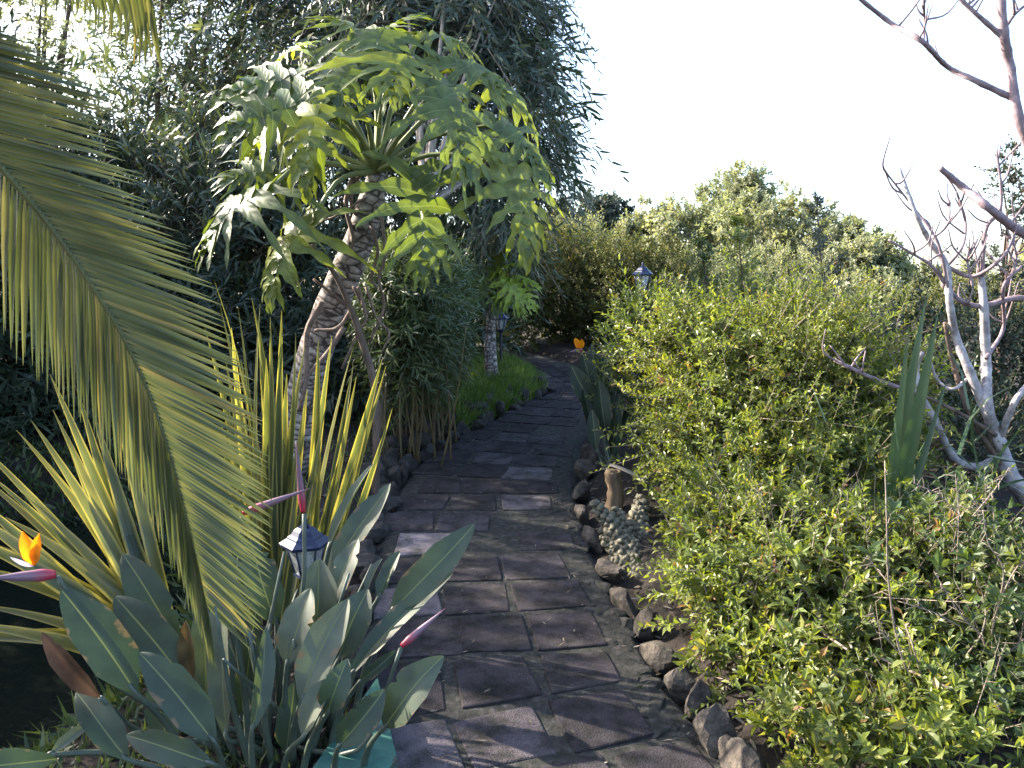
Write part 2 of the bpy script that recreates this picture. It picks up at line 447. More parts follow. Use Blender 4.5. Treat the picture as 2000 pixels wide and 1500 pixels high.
def watermat():
    m, n, l, b, out = newmat('dark_pond_water')
    b.inputs['Base Color'].default_value = (.006, .008, .006, 1)
    b.inputs['Roughness'].default_value = .04
    b.inputs['IOR'].default_value = 1.33
    tc = n.new('ShaderNodeTexCoord')
    nz = n.new('ShaderNodeTexNoise'); nz.inputs['Scale'].default_value = 6; nz.inputs['Detail'].default_value = 3
    l.new(tc.outputs['Object'], nz.inputs['Vector'])
    bp = n.new('ShaderNodeBump'); bp.inputs['Strength'].default_value = .12; bp.inputs['Distance'].default_value = .03
    l.new(nz.outputs[0], bp.inputs['Height']); l.new(bp.outputs[0], b.inputs['Normal'])
    return m
M['water'] = watermat()

# ------------------------------------------------------------------ ground, path, pond
LE = [(1.0, -.10), (2.2, -.42), (2.85, -.62), (3.6, -.70), (4.35, -.79), (5.5, -.81), (6.1, -.70), (6.6, -.55), (7.2, -.32), (7.8, -.06), (8.5, .28), (9.0, .42), (9.6, .40), (10.2, .24), (11.0, .0), (11.8, -.5), (12.6, -1.4)]
RE = [(1.0, 1.15), (2.2, .80), (2.85, .62), (3.6, .52), (4.35, .45), (5.5, .46), (6.1, .52), (6.6, .60), (7.2, .70), (7.8, .80), (8.5, .95), (9.0, 1.02), (9.6, 1.05), (10.2, .98), (11.0, .85), (11.8, .5), (12.6, .1)]
ley, lex = np.array(LE).T
rey, rex = np.array(RE).T
def edges(y):
    return np.interp(y, ley, lex), np.interp(y, rey, rex)
PONDC, PONDR = (-3.3, 3.4), (1.85, 2.3)
def height(x, y):
    l, r = edges(y)
    d = np.maximum(l - x, x - r)
    t = np.clip((d + .06) / .4, 0, 1)
    left = (x < l)
    rise = np.where(left, .05 + .11 * np.clip((y - 4.2) / 1.2, 0, 1), .09)
    h = -.06 + (rise + .06) * t * t * (3 - 2 * t)
    h = h + .025 * np.sin(x * 5.1 + y * 3.3) * np.cos(y * 4.2 - x * 2.) * t
    q = ((x - PONDC[0]) / PONDR[0]) ** 2 + ((y - PONDC[1]) / PONDR[1]) ** 2
    p = np.clip(1.25 - q, 0, 1)
    h = h - .75 * p * p * (3 - 2 * p)
    return h - .055 * np.maximum(y - 15, 0) + .03 * np.sin(x * .9) * np.cos(y * .7)
def warp(lo, hi, n0, n1, far):
    core = np.linspace(lo, hi, n0)
    g = np.geomspace(.3, far, n1)
    return np.concatenate([lo - g[::-1], core, hi + g])
gx, gy = warp(-6, 5, 140, 16, 300), warp(.5, 14, 160, 16, 300)
X, Y = np.meshgrid(gx, gy)
Z = height(X, Y)
gv = np.stack([X.ravel(), Y.ravel(), Z.ravel()], 1)
gobj = Geo().add(gv, grid_faces(len(gy), len(gx))).build('ground', M['soil'])
tag(gobj, 'dark bare garden soil of the beds beside the path', 'ground', kind='structure')
# pond water
an = np.linspace(0, 2 * math.pi, 41)[:-1]
pv = np.stack([PONDC[0] + PONDR[0] * 1.08 * np.cos(an), PONDC[1] + PONDR[1] * 1.08 * np.sin(an), np.full(40, -.24)], 1)
tag(Geo().add(pv, [list(range(40))]).build('water', M['water'], smooth=False), 'dark still pond water behind the broad-leaved plants', 'water', kind='structure')
# path bed
ys = np.linspace(1.0, 12.6, 120)
pvs, puv = [], []
NC = 22
for y in ys:
    l, r = edges(y)
    for k in range(NC):
        x = l + (r - l) * k / (NC - 1)
        pvs.append((x, y, .003 * math.sin(x * 9 + y * 4) * math.cos(y * 7 - x * 3) - (.05 if k in (0, NC - 1) else 0)))
path = Geo().add(pvs, grid_faces(len(ys), NC)).build('path', M['mortar'])
tag(path, 'winding garden path of worn square concrete slabs in dark mossy mortar', 'path', kind='structure')
def slab(poly, h, r):
    # irregular chipped edge, bevelled rim, sunk side
    pts = []
    n = len(poly)
    for i in range(n):
        a, b = np.array(poly[i]), np.array(poly[(i + 1) % n])
        for t in np.linspace(0, 1, 5)[:-1]:
            pts.append(a * (1 - t) + b * t)
    pts = np.array(pts)
    c = pts.mean(0)
    m = len(pts)
    k = np.arange(m) % 4 == 0
    pts = c + (pts - c) * (1 - np.where(k, .014, 0) - .012 * rng.random(m))[:, None]
    tilt = rng.normal(0, .004, 2)
    z = h + (pts - c) @ tilt
    inner = c + (pts - c) * .965
    zi = h + .003 + (inner - c) @ tilt
    v = np.vstack([np.c_[inner, zi], np.c_[pts, z], np.c_[pts, np.full(m, -.05)]])
    f = [list(range(m))] + [[i, m + i, m + (i + 1) % m, (i + 1) % m] for i in range(m)] + [[m + i, 2 * m + i, 2 * m + (i + 1) % m, m + (i + 1) % m] for i in range(m)]
    f = [q[::-1] if j else q for j, q in enumerate(f)]
    return Geo().add(v, f, r=r).build('paving_slab', M['slab'], path, smooth=False)
def pathpt(s, u):                       # s: distance along, u: 0..1 across
    y = s
    l, r = edges(y)
    l2, r2 = edges(y + .05)
    c0, c1 = (l + r) / 2, (l2 + r2) / 2
    d = unit(np.array([c1 - c0, .05]))
    nrm = np.array([d[1], -d[0]])
    w = (r - l)
    return np.array([c0, y]) + nrm * (u - .5) * w
s = 1.7
row = 0
while s < 11.2:
    dep = .31 + .04 * rng.random()
    if 7.5 < s:
        dep = .36
    off = (.0, .5)[row % 2] * .04 + rng.normal(0, .01)
    cols = [(.02, .278), (.295, .553), (.570, .828)]
    if row % 3 == 1:
        cols = [(.09, .345), (.362, .617), (.634, .89)]
    for (a, b) in cols:
        if rng.random() < .06:
            continue
        a, b = a + off + rng.normal(0, .012), b + off + rng.normal(0, .012)
        j = lambda: rng.normal(0, .008)
        q = [pathpt(s + j(), a + j()), pathpt(s + j(), b + j()), pathpt(s + dep - .026 + j(), b + j()), pathpt(s + dep - .026 + j(), a + j())]
        slab(q, .003 + .005 * rng.random(), float(np.clip(rng.beta(1.0, 2.6) - .15 * (s > 5.2), 0, 1)))
    s += dep + .012 + .02 * rng.random()
    row += 1
# rocks
def ico():
    t = (1 + 5 ** .5) / 2
    v = unit(np.array([(-1, t, 0), (1, t, 0), (-1, -t, 0), (1, -t, 0), (0, -1, t), (0, 1, t), (0, -1, -t), (0, 1, -t), (t, 0, -1), (t, 0, 1), (-t, 0, -1), (-t, 0, 1)]))
    f = [(0, 11, 5), (0, 5, 1), (0, 1, 7), (0, 7, 10), (0, 10, 11), (1, 5, 9), (5, 11, 4), (11, 10, 2), (10, 7, 6), (7, 1, 8), (3, 9, 4), (3, 4, 2), (3, 2, 6), (3, 6, 8), (3, 8, 9), (4, 9, 5), (2, 4, 11), (6, 2, 10), (8, 6, 7), (9, 8, 1)]
    return v, f
def subdiv(v, f):
    v = [tuple(x) for x in v]
    cache, out = {}, []
    def mid(a, b):
        k = (min(a, b), max(a, b))
        if k not in cache:
            cache[k] = len(v)
            v.append(tuple(unit((np.array(v[a]) + np.array(v[b])) / 2)))
        return cache[k]
    for a, b, c in f:
        ab, bc, ca = mid(a, b), mid(b, c), mid(c, a)
        out += [(a, ab, ca), (b, bc, ab), (c, ca, bc), (ab, bc, ca)]
    return np.array(v), out
IC0 = ico(); IC1 = subdiv(*IC0); IC2 = subdiv(*IC1)
def rock_geo(c, size, rz, cuts=13):
    v, f = IC2
    v = v.copy()
    for _ in range(cuts):
        n = unit(rng.normal(0, 1, 3))
        d = .48 + .34 * rng.random()
        e = np.maximum(v @ n - d, 0)
        v = v - e[:, None] * n
    v = v * (1 + .025 * rng.normal(0, 1, (len(v), 1)))
    v = v * np.array(size) * 1.3
    cz, sz = math.cos(rz), math.sin(rz)
    v = v @ np.array([[cz, sz, 0], [-sz, cz, 0], [0, 0, 1]])
    return v + np.array(c), f
bordR = thing('stone_border', 'row of rough brown stones edging the path below the green shrubs', 'stone border', (.55, 4, 0))
M['rockdark'] = solid('dark_rubble', [(.3, (.014, .013, .012)), (.5, (.032, .028, .026)), (.78, (.075, .065, .058))], 14, .95, .9, .02)
bordL = thing('stone_border', 'low row of dark rubble stones edging the path below the bamboo', 'stone border', (-.75, 5.6, 0))
def put_stone(px, py, size, rz, parent, z=0):
    g = G(px, py, z)
    v, f = rock_geo((g[0], g[1], z + size[2] * .22), [q * .92 for q in size], rz)
    Geo().add(v, f).build('stone', M['rock'], parent, smooth=False)
for px, py, sx, sy, sz, rz in [(1395, 1450, .085, .075, .11, .3), (1362, 1390, .05, .05, .09, .6), (1335, 1350, .07, .065, .085, .2), (1290, 1285, .06, .10, .07, .5), (1258, 1232, .05, .06, .08, .1),
                              (1218, 1185, .035, .13, .075, .42), (1188, 1120, .04, .14, .07, .38), (1160, 1058, .045, .13, .07, .22), (1140, 1010, .05, .12, .07, .1), (1132, 965, .06, .11, .08, -.1),
                              (1142, 925, .07, .11, .09, 0), (1150, 895, .07, .1, .09, .2), (1455, 1520, .08, .09, .09, .2), (1430, 1490, .06, .06, .07, .2), (1165, 850, .08, .12, .09, 0), (1172, 815, .08, .14, .08, 0)]:
    put_stone(px, py, (sx, sy, sz), rz, bordR)
for y in np.arange(2.9, 9.3, .17):
    l, r = edges(y)
    sz = .045 + .045 * rng.random()
    v, f = rock_geo((l - .03 + rng.normal(0, .035), y + rng.normal(0, .03), sz * .3), (.04 + .06 * rng.random(), .06 + .06 * rng.random(), sz * 1.1), rng.normal(0, .5))
    Geo().add(v, f).build('stone', M['rockdark'], bordL, smooth=False)
    if y > 5.2:
        v, f = rock_geo((l - .17 + rng.normal(0, .03), y + .05, .09), (.06 + .05 * rng.random(), .07 + .05 * rng.random(), .07 + .03 * rng.random()), rng.normal(0, .6))
        Geo().add(v, f).build('stone', M['rockdark'], bordL, smooth=False)
for i in range(46):                     # small set stones between the slabs and the right edging
    y = 2.3 + 3.6 * rng.random()
    l, r = edges(y)
    x = r - .05 - .13 * rng.random()
    v, f = rock_geo((x, y, -.012), (.03 + .035 * rng.random(), .03 + .035 * rng.random(), .018), 3 * rng.random(), 6)
    Geo().add(v, f).build('cobble', M['mortar'], path, smooth=False)

# ------------------------------------------------------------------ plant builders
def blob_px(px, py, Y, rx, ry, rd):
    return P(px, py, Y), np.array([rx * Y / F, rd, ry * Y / F])
def sample_blobs(blobs, n, shell=.55):
    vol = np.array([np.prod(b[1]) ** .75 for b in blobs])
    k = rng.choice(len(blobs), n, p=vol / vol.sum())
    d = unit(rng.normal(0, 1, (n, 3)))
    r = (shell + (1 - shell) * rng.random(n)) * (.85 + .25 * rng.random(n))
    C = np.array([b[0] for b in blobs])[k]
    S = np.array([b[1] for b in blobs])[k]
    p = C + d * S * r[:, None]
    out = unit(d / S)
    return p, out
def shoots(parent, o, d, length, nl, tmpl, ll, lw, mat, twigmat, spread=55, droop=.0, twr=.003, foliage='foliage', fold=1., twigs=True, spreadr=10):
    """leafy shoots: origin o, direction d; nl leaves spaced along each"""
    N = len(o)
    d = unit(d)
    a = unit(np.cross(d, np.array([.13, .21, .97])))
    b = np.cross(d, a)
    k = np.arange(nl)
    t = (.15 + .85 * (k + .5) / nl)[None, :, None]
    pos = o[:, None] + d[:, None] * length[:, None, None] * t
    pos = pos + np.array([0, 0, -1]) * droop * (length[:, None, None] * t ** 2)
    phi = (k * 2.4)[None, :] + rng.random(N)[:, None] * 6.28 + rng.normal(0, .3, (N, nl))
    al = np.radians(spread + rng.normal(0, spreadr, (N, nl)))
    al = al * (1 - .5 * (k / nl)[None, :])
    rad = np.cos(phi)[..., None] * a[:, None] + np.sin(phi)[..., None] * b[:, None]
    ld = d[:, None] * np.cos(al)[..., None] + rad * np.sin(al)[..., None]
    ld = ld + np.array([0, 0, -1]) * droop * .8
    nr = d[:, None] * np.sin(al)[..., None] - rad * np.cos(al)[..., None] + np.array([0, 0, .5]) + rng.normal(0, .25, (N, nl, 3))
    sc = (.65 + .6 * rng.random((N, nl))) * (1 - .35 * (k / nl)[None, :]) * (.65 + .75 * rng.random(N))[:, None]
    rr = np.clip(rng.random(N)[:, None] * .6 + rng.random((N, nl)) * .4 + .12 * (k / nl)[None, :], 0, 1)
    cloud(foliage, tmpl, pos.reshape(-1, 3), ld.reshape(-1, 3), nr.reshape(-1, 3), (sc * lw).ravel(), (sc * ll).ravel(), (sc * ll * fold).ravel(), mat, parent, rr.ravel())
    if twigs:
        e = d * length[:, None] + np.array([0, 0, -1]) * droop * length[:, None]
        cloud('twig_mass', TWIG, o, e, rng.normal(0, 1, (N, 3)), twr, np.linalg.norm(e, axis=1), twr, twigmat, parent)
def near_shoots(root, o, d, L, nl, tmpl, ll, lw, mat, twigmat, spread, droop, n):
    k = np.argsort(np.linalg.norm(o - np.array([0, 0, CAM_H]), axis=1))[:n]
    for i in k:
        dd = unit(d[i])
        ks = .65 + .75 * rng.random()
        a = unit(np.cross(dd, [.13, .21, .97])); b = np.cross(dd, a)
        t = .12 + .88 * (np.arange(nl) + .5) / nl
        sp = o[i] + dd * (L[i] * t)[:, None] + np.array([0, 0, -1]) * (droop * L[i] * t ** 2)[:, None]
        g = Geo().add(*tube([o[i] - dd * .06, o[i], sp[nl // 2], sp[-1]], [.0024, .002, .0008], 4))
        for q in range(nl):
            ph_ = (q // 2) * 1.57 + (q % 2) * 3.14 + rng.normal(0, .25) + i
            al = R(spread + rng.normal(0, 9)) * (1 - .45 * q / nl)
            rad = a * math.cos(ph_) + b * math.sin(ph_)
            ld = dd * math.cos(al) + rad * math.sin(al)
            nr = dd * math.sin(al) - rad * math.cos(al) + np.array([0, 0, .4])
            sc = ks * (.7 + .55 * rng.random()) * (1 - .3 * q / nl)
            v, _, _, _, _ = inst(tmpl[0], tmpl[1], sp[q][None], ld[None], nr[None], lw * sc, ll * sc, ll * sc)
            g.add(v, tmpl[1])
        g.build('leafy_shoot', mat, root, smooth=False)
    m = np.ones(len(o), bool)
    m[k] = False
    return o[m], d[m], L[m]
def stems_to(parent, base, pts, r0, r1, mat, name='stem', spread=.1, bow=.15, sides=6):
    for p in pts:
        b = np.array(base) + np.array([rng.normal(0, spread), rng.normal(0, spread), -.03])
        m = b * .5 + p * .5 + rng.normal(0, bow, 3) * np.array([1, 1, .3])
        tube_part(name, [b, m, p], [r0, (r0 + r1) / 2, r1], mat, parent, sides, 7)
def bush(name, label, cat, base, blobs, nsh, sl, nl, tmpl, ll, lw, mat, stemmat, up=.6, nst=6, r0=.012, shell=.45, droop=0., group=None, spread=55, clump=0, jit=.35, twr=.0025, twigs=True, near=0, arch=0):
    base = np.array([base[0], base[1], float(height(np.array(base[0]), np.array(base[1])))])
    root = thing(name, label, cat, base, group)
    if clump:
        c, out = sample_blobs(blobs, nsh // clump, shell)
        k = rng.integers(0, len(c), nsh)
        s = np.mean([b[1].mean() for b in blobs]) * .22
        o = c[k] + rng.normal(0, s, (nsh, 3))
        out = unit(out[k] + rng.normal(0, .4, (nsh, 3)))
    else:
        o, out = sample_blobs(blobs, nsh, shell)
    d = out + np.array([0, 0, up]) + rng.normal(0, jit, (nsh, 3))
    z0 = height(o[:, 0], o[:, 1])
    keep = o[:, 2] > z0 + .05
    o, d = o[keep], d[keep]
    L = sl * (.5 + 1.0 * rng.random(len(o)))
    if arch:                            # a few long wands that break the outline
        L = np.where(rng.random(len(o)) < arch, L * 1.9, L)
    if near:
        o, d, L = near_shoots(root, o, d, L, nl, tmpl, ll, lw, mat, stemmat, spread, droop, near)
    shoots(root, o, d, L, nl, tmpl, ll, lw, mat, stemmat, spread, droop, twr, twigs=twigs)
    pts, _ = sample_blobs(blobs, nst, .25)
    pts[:, 2] = np.maximum(pts[:, 2], base[2] + .25)
    stems_to(root, base, pts, r0, r0 * .35, stemmat)
    return root

# ---- philodendron leaves
def phil_leaf(parent, A, T, W, N, mat, nl=8, droop=.25, r=None, name='leaf', flop=.22):
    A, T = np.array(A), np.array(T)
    L = np.linalg.norm(T - A)
    y = unit(T - A)
    N = unit(N - y * np.dot(N, y))
    x = np.cross(y, N)
    def mid(t):
        return np.array([0, t * L, .16 * L * 4 * t * (1 - t) if t > 0 else 0])
    def W3(p):
        w = A + x * p[0] + y * p[1] + N * p[2]
        return w
    g = Geo()
    rr = rng.random() * .85 if r is None else r
    lobes = []
    for i in range(nl):
        u = i / (nl - 1)
        t = .02 + .80 * u
        ang = 140 - 112 * u ** .8
        ln = W / 2 * 1.08 * (1.0 - .60 * max(0, u - .25) / .75) * (.82 if i == 0 else 1) * (1.0 + .12 * rng.normal())
        for sgn in (-1, 1):
            lobes.append((t, sgn * R(ang + rng.normal(0, 6)), ln * 1.08, L * .80 / nl * (1.05 - .25 * u), sgn))
    lobes.append((.80, 0.0, L * .24, L * .07, 0))
    for li, (t, ang, ln, w0, sgn) in enumerate(lobes):
        rows, cols = 13, 3
        v, uv = [], []
        p = mid(t) + np.array([0, 0, .002 * (li % 4)])
        h = ang
        step = ln / (rows - 1)
        ph = rng.random() * 6.28
        tw = rng.normal(0, .5)
        dr = droop * (.3 + .9 * rng.random()) + (.15 if abs(ang) > 1.7 else 0)
        for i in range(rows):
            s_ = i / (rows - 1)
            w = w0 * (.50 + .46 * max(0, 1 - s_ / .45) - .12 * s_) * (1 + .45 * math.sin(2 * math.pi * 2.4 * s_ + ph) * min(1, s_ * 2.2)) * (1 - s_ ** 4 * .95)
            dirv = np.array([math.sin(h), math.cos(h), 0])
            sd = np.array([dirv[1], -dirv[0], 0])
            zz = -dr * ln * s_ ** 1.7 - flop * .5 * ln * s_ ** 2
            for j, e in enumerate((-1, 0, 1)):
                q = p + sd * e * w + np.array([0, 0, zz + abs(e) * w * .35 + e * w * tw * s_ + .10 * w * math.sin(6 * s_ + ph) * e])
                v.append(W3(q))
                uv.append((e, s_))
            h -= sgn * R(3.6)
            p = p + dirv * step
        g.add(v, grid_faces(rows, cols), uv, rr + .15 * rng.random())
    return g.build(name, mat, parent)
def phil_plant(root, crown, leaves, petr, mat, nl=7, via_k=.5):
    for (A, T, W, m, via, droop, r) in leaves:
        out = unit(np.array([*(A[:2] - crown[:2]), 0]) + 1e-6)
        N = np.array([0, 0, .6]) + out * .55 + np.array([rng.normal(0, .2), -.75, rng.normal(0, .15)])
        lf = phil_leaf(root, A, T, W, N, m, nl, droop, r)
        c = crown + np.array([0, 0, .01])
        if via is None:
            via = (c + A) / 2 + np.array([0, 0, .12 * np.linalg.norm(A - c)])
        tube_part('petiole', [c, via, A, A * .93 + T * .07], [petr * 1.5, petr, petr * .8, petr * .6], M['petiole'], lf, 6, 12)
def ph(px, py, Y):
    return P(px, py, Y)

# ------------------------------------------------------------------ big tree philodendron
YC = 4.9
crown = P(737, 338, YC)
basep = P(548, 1010, 5.25); basep[2] = float(height(np.array(basep[0]), np.array(basep[1])))
phil = thing('tree_philodendron', 'tall leaning tree philodendron with scarred grey trunk and deeply cut drooping leaves', 'philodendron', basep)
tr_pts = [basep - [0, 0, .05], P(575, 880, 5.2), P(600, 745, 5.15), P(632, 640, 5.1), P(668, 550, 5.05), P(702, 470, 5.0), P(724, 400, 4.95), crown]
trunk = tube_part('trunk', tr_pts, [.145, .125, .112, .108, .1, .09, .085, .05], M['phil_bark'], phil, 18, 46, .05)
PL = []
def addl(ax, ay, ad, tx, ty, td, w, mat='phil', via=None, droop=.25, r=None):
    PL.append((P(ax, ay, ad), P(ax + (tx - ax) * 1.12, ay + (ty - ay) * 1.12, td), w * 1.5 * ad / F, M[mat], None if via is None else P(*via), droop, r))
addl(806, 350, 4.55, 818, 535, 4.45, 170, via=(775, 318, 4.72), droop=.06, r=.45)
addl(845, 180, 4.6, 905, 345, 4.4, 185, via=(790, 250, 4.75), droop=.2)
addl(748, 72, 4.95, 724, 170, 4.6, 150, via=(744, 200, 5.0), droop=.3, r=.3)
addl(770, 120, 4.7, 762, 200, 4.4, 150, via=(742, 230, 4.8), droop=.25)
addl(868, 125, 5.0, 985, 205, 4.9, 150, via=(800, 220, 5.0), droop=.3)
addl(960, 245, 4.8, 1052, 350, 4.75, 140, via=(840, 270, 4.9), droop=.35)
addl(985, 325, 4.6, 1020, 495, 4.5, 160, via=(860, 300, 4.8), droop=.25)
addl(612, 168, 4.8, 445, 205, 4.8, 150, via=(680, 240, 4.85), droop=.4)
addl(592, 92, 5.1, 540, 150, 5.0, 75, 'phil_young_and_sunlit', (670, 190, 5.0), .1)
addl(618, 210, 4.6, 450, 265, 4.5, 160, via=(690, 270, 4.75), droop=.45)
addl(632, 205, 4.45, 605, 370, 4.35, 130, via=(695, 255, 4.7), droop=.3)
addl(575, 230, 5.1, 490, 335, 5.1, 130, via=(660, 270, 5.0), droop=.3, r=.85)
addl(520, 378, 4.6, 412, 500, 4.5, 180, via=(600, 318, 4.75), droop=.3)
addl(540, 345, 4.9, 440, 360, 4.8, 120, via=(630, 300, 4.85), droop=.4)
addl(605, 440, 4.6, 540, 585, 4.5, 140, via=(662, 352, 4.72), droop=.35, r=.8)
addl(716, 85, 5.0, 630, 45, 4.95, 120, via=(735, 200, 5.0), droop=.4)
addl(730, 95, 5.1, 810, 45, 5.1, 110, via=(738, 210, 5.0), droop=.4)
addl(930, 150, 5.2, 1025, 255, 5.2, 150, via=(830, 230, 5.1), droop=.35)
addl(690, 140, 4.6, 640, 215, 4.45, 120, via=(718, 240, 4.7), droop=.35)
addl(820, 70, 5.2, 910, 110, 5.2, 120, via=(770, 190, 5.0), droop=.4)
phil_plant(phil, crown, PL, .014, M['phil'])
for pts, r in [([(690, 345), (675, 400), (690, 470), (672, 520), (668, 545)], 5), ([(705, 335), (685, 390), (700, 430), (715, 470)], 4), ([(745, 420), (752, 500), (740, 545), (750, 600), (722, 670)], 4),
               ([(725, 440), (738, 490), (726, 540), (735, 560)], 4), ([(700, 560), (715, 620), (700, 650), (668, 720)], 4), ([(690, 600), (660, 640), (615, 645)], 5), ([(630, 590), (600, 650), (598, 740), (585, 800)], 7),
               ([(715, 385), (660, 420), (612, 440), (575, 470)], 2.5), ([(672, 640), (640, 690), (600, 735), (575, 775)], 6), ([(690, 560), (705, 590), (722, 615)], 3), ([(715, 560), (735, 620), (760, 650), (745, 690)], 3)]:
    tube_part('aerial_root', [P(x, y, 4.86 + .03 * i) for i, (x, y) in enumerate(pts)], [r * .0031, r * .002], M['root'], trunk, 5, 16, .2)
# brown climbing stem in front of it
sb = P(732, 955, 4.95); sb[2] = float(height(np.array(sb[0]), np.array(sb[1])))
vine = thing('climbing_stem', 'thin bare brown stem leaning across the philodendron trunk', 'vine', sb)
tube_part('stem', [sb - [0, 0, .03], P(735, 830, 4.92), P(728, 740, 4.9), P(705, 660, 4.85), P(680, 590, 4.82), P(650, 530, 4.8), P(608, 478, 4.8)], [.026, .024, .024, .022, .018, .015, .009], M['bark'], vine, 8, 26, .08)
tube_part('side_stem', [P(690, 610, 4.84), P(650, 575, 4.85), P(612, 545, 4.87)], [.012, .008], M['bark'], vine, 6, 8)

# ------------------------------------------------------------------ small tree philodendron at the bend
b2 = G(962, 750, .12)
b2[2] = float(height(np.array(b2[0]), np.array(b2[1]))) - .02
Y2 = b2[1]
c2 = P(963, 590, Y2)
phil2 = thing('tree_philodendron', 'small tree philodendron with dark ringed trunk on the grassy verge at the bend', 'philodendron', b2)
tube_part('trunk', [b2, P(958, 700, Y2), P(958, 640, Y2), c2], [.085, .07, .055, .04], M['phil_bark'], phil2, 12, 20, .06)
PL2 = []  # brighter young-leaf colour paints sunlight onto part of this crown
for ax, ay, tx, ty, w, m in [(985, 555, 1035, 600, 62, 'phil_young_and_sunlit'), (975, 575, 1012, 615, 55, 'phil_young_and_sunlit'), (995, 545, 1040, 565, 55, 'phil_young_and_sunlit'), (965, 535, 985, 500, 55, 'phil'), (945, 545, 915, 560, 55, 'phil'),
                          (950, 560, 922, 600, 50, 'phil'), (980, 530, 1015, 525, 50, 'phil_young_and_sunlit'), (940, 530, 930, 500, 50, 'phil'), (970, 570, 968, 610, 45, 'phil')]:
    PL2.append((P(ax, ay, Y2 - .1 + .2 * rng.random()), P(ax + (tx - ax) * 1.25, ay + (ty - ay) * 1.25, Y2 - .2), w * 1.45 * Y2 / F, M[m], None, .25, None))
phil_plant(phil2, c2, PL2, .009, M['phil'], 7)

# ------------------------------------------------------------------ paddle leaves and sword blades
def paddle(parent, B, T, W, N, mat, fold=.25, arch=.08, curl=0., r=None, name='leaf', rows=22, cols=7, roll=0., label=None):
    B, T = np.array(B), np.array(T)
    L = np.linalg.norm(T - B)
    y = unit(T - B)
    N = unit(N - y * np.dot(N, y))
    x = np.cross(y, N)
    if roll:
        x, N = x * math.cos(roll) + N * math.sin(roll), N * math.cos(roll) - x * math.sin(roll)
    v, uv = [], []
    wav = rng.random() * 6.28
    asym = rng.normal(0, .06)
    notch = {int(rng.integers(4, rows - 3)): (1 if rng.random() < .5 else -1, .55 + .3 * rng.random()) for _ in range(int(rng.integers(0, 3)))} if rows > 10 else {}
    for i in range(rows):
        t = i / (rows - 1)
        w = W / 2 * min(1, ((t + .01) / .30)) ** .75 * min(1, ((1.004 - t) / .34)) ** .62
        nt = notch.get(i, (0, 0))
        for j in range(cols):
            u = 2 * j / (cols - 1) - 1
            if u * nt[0] > .6:
                u = u * nt[1]
            z = arch * L * 4 * t * (1 - t) + fold * abs(u) * w - curl * L * max(0, t - .6) ** 2 * 3 + .03 * W * math.sin(7 * t + wav + 2 * u) * abs(u)
            xx = u * w * (1 + asym * (1 if u > 0 else -1)) + .04 * L * math.sin(2.2 * t + wav) * t
            v.append(B + y * (t * L) + x * xx + N * z)
            uv.append((u * (w / (W / 2) * .8 + .2), t * L / .4))
    return Geo().add(v, grid_faces(rows, cols), uv, r).build(name, mat, parent, label=label)
def blade(parent, B, T, W, mat, bow=.06, N=None, fold=.35, r=None, name='blade', rows=10, sag=None):
    B, T = np.array(B), np.array(T)
    L = np.linalg.norm(T - B)
    y = unit(T - B)
    N = np.array([rng.normal(0, .5), -1, .3]) if N is None else np.array(N)
    N = unit(N - y * np.dot(N, y))
    x = np.cross(y, N)
    v, uv = [], []
    for i in range(rows):
        t = i / (rows - 1)
        w = W / 2 * (.75 + .25 * min(1, t / .3)) * min(1, ((1.0 - t) / .5)) ** .8 + .0007
        for j in range(5):
            u = j / 2 - 1
            v.append(B + y * t * L + x * u * w + N * (bow * L * 4 * t * (1 - t) + fold * abs(u) * w))
            uv.append((u, t * L))
    return Geo().add(v, grid_faces(rows, 5), uv, r).build(name, mat, parent)

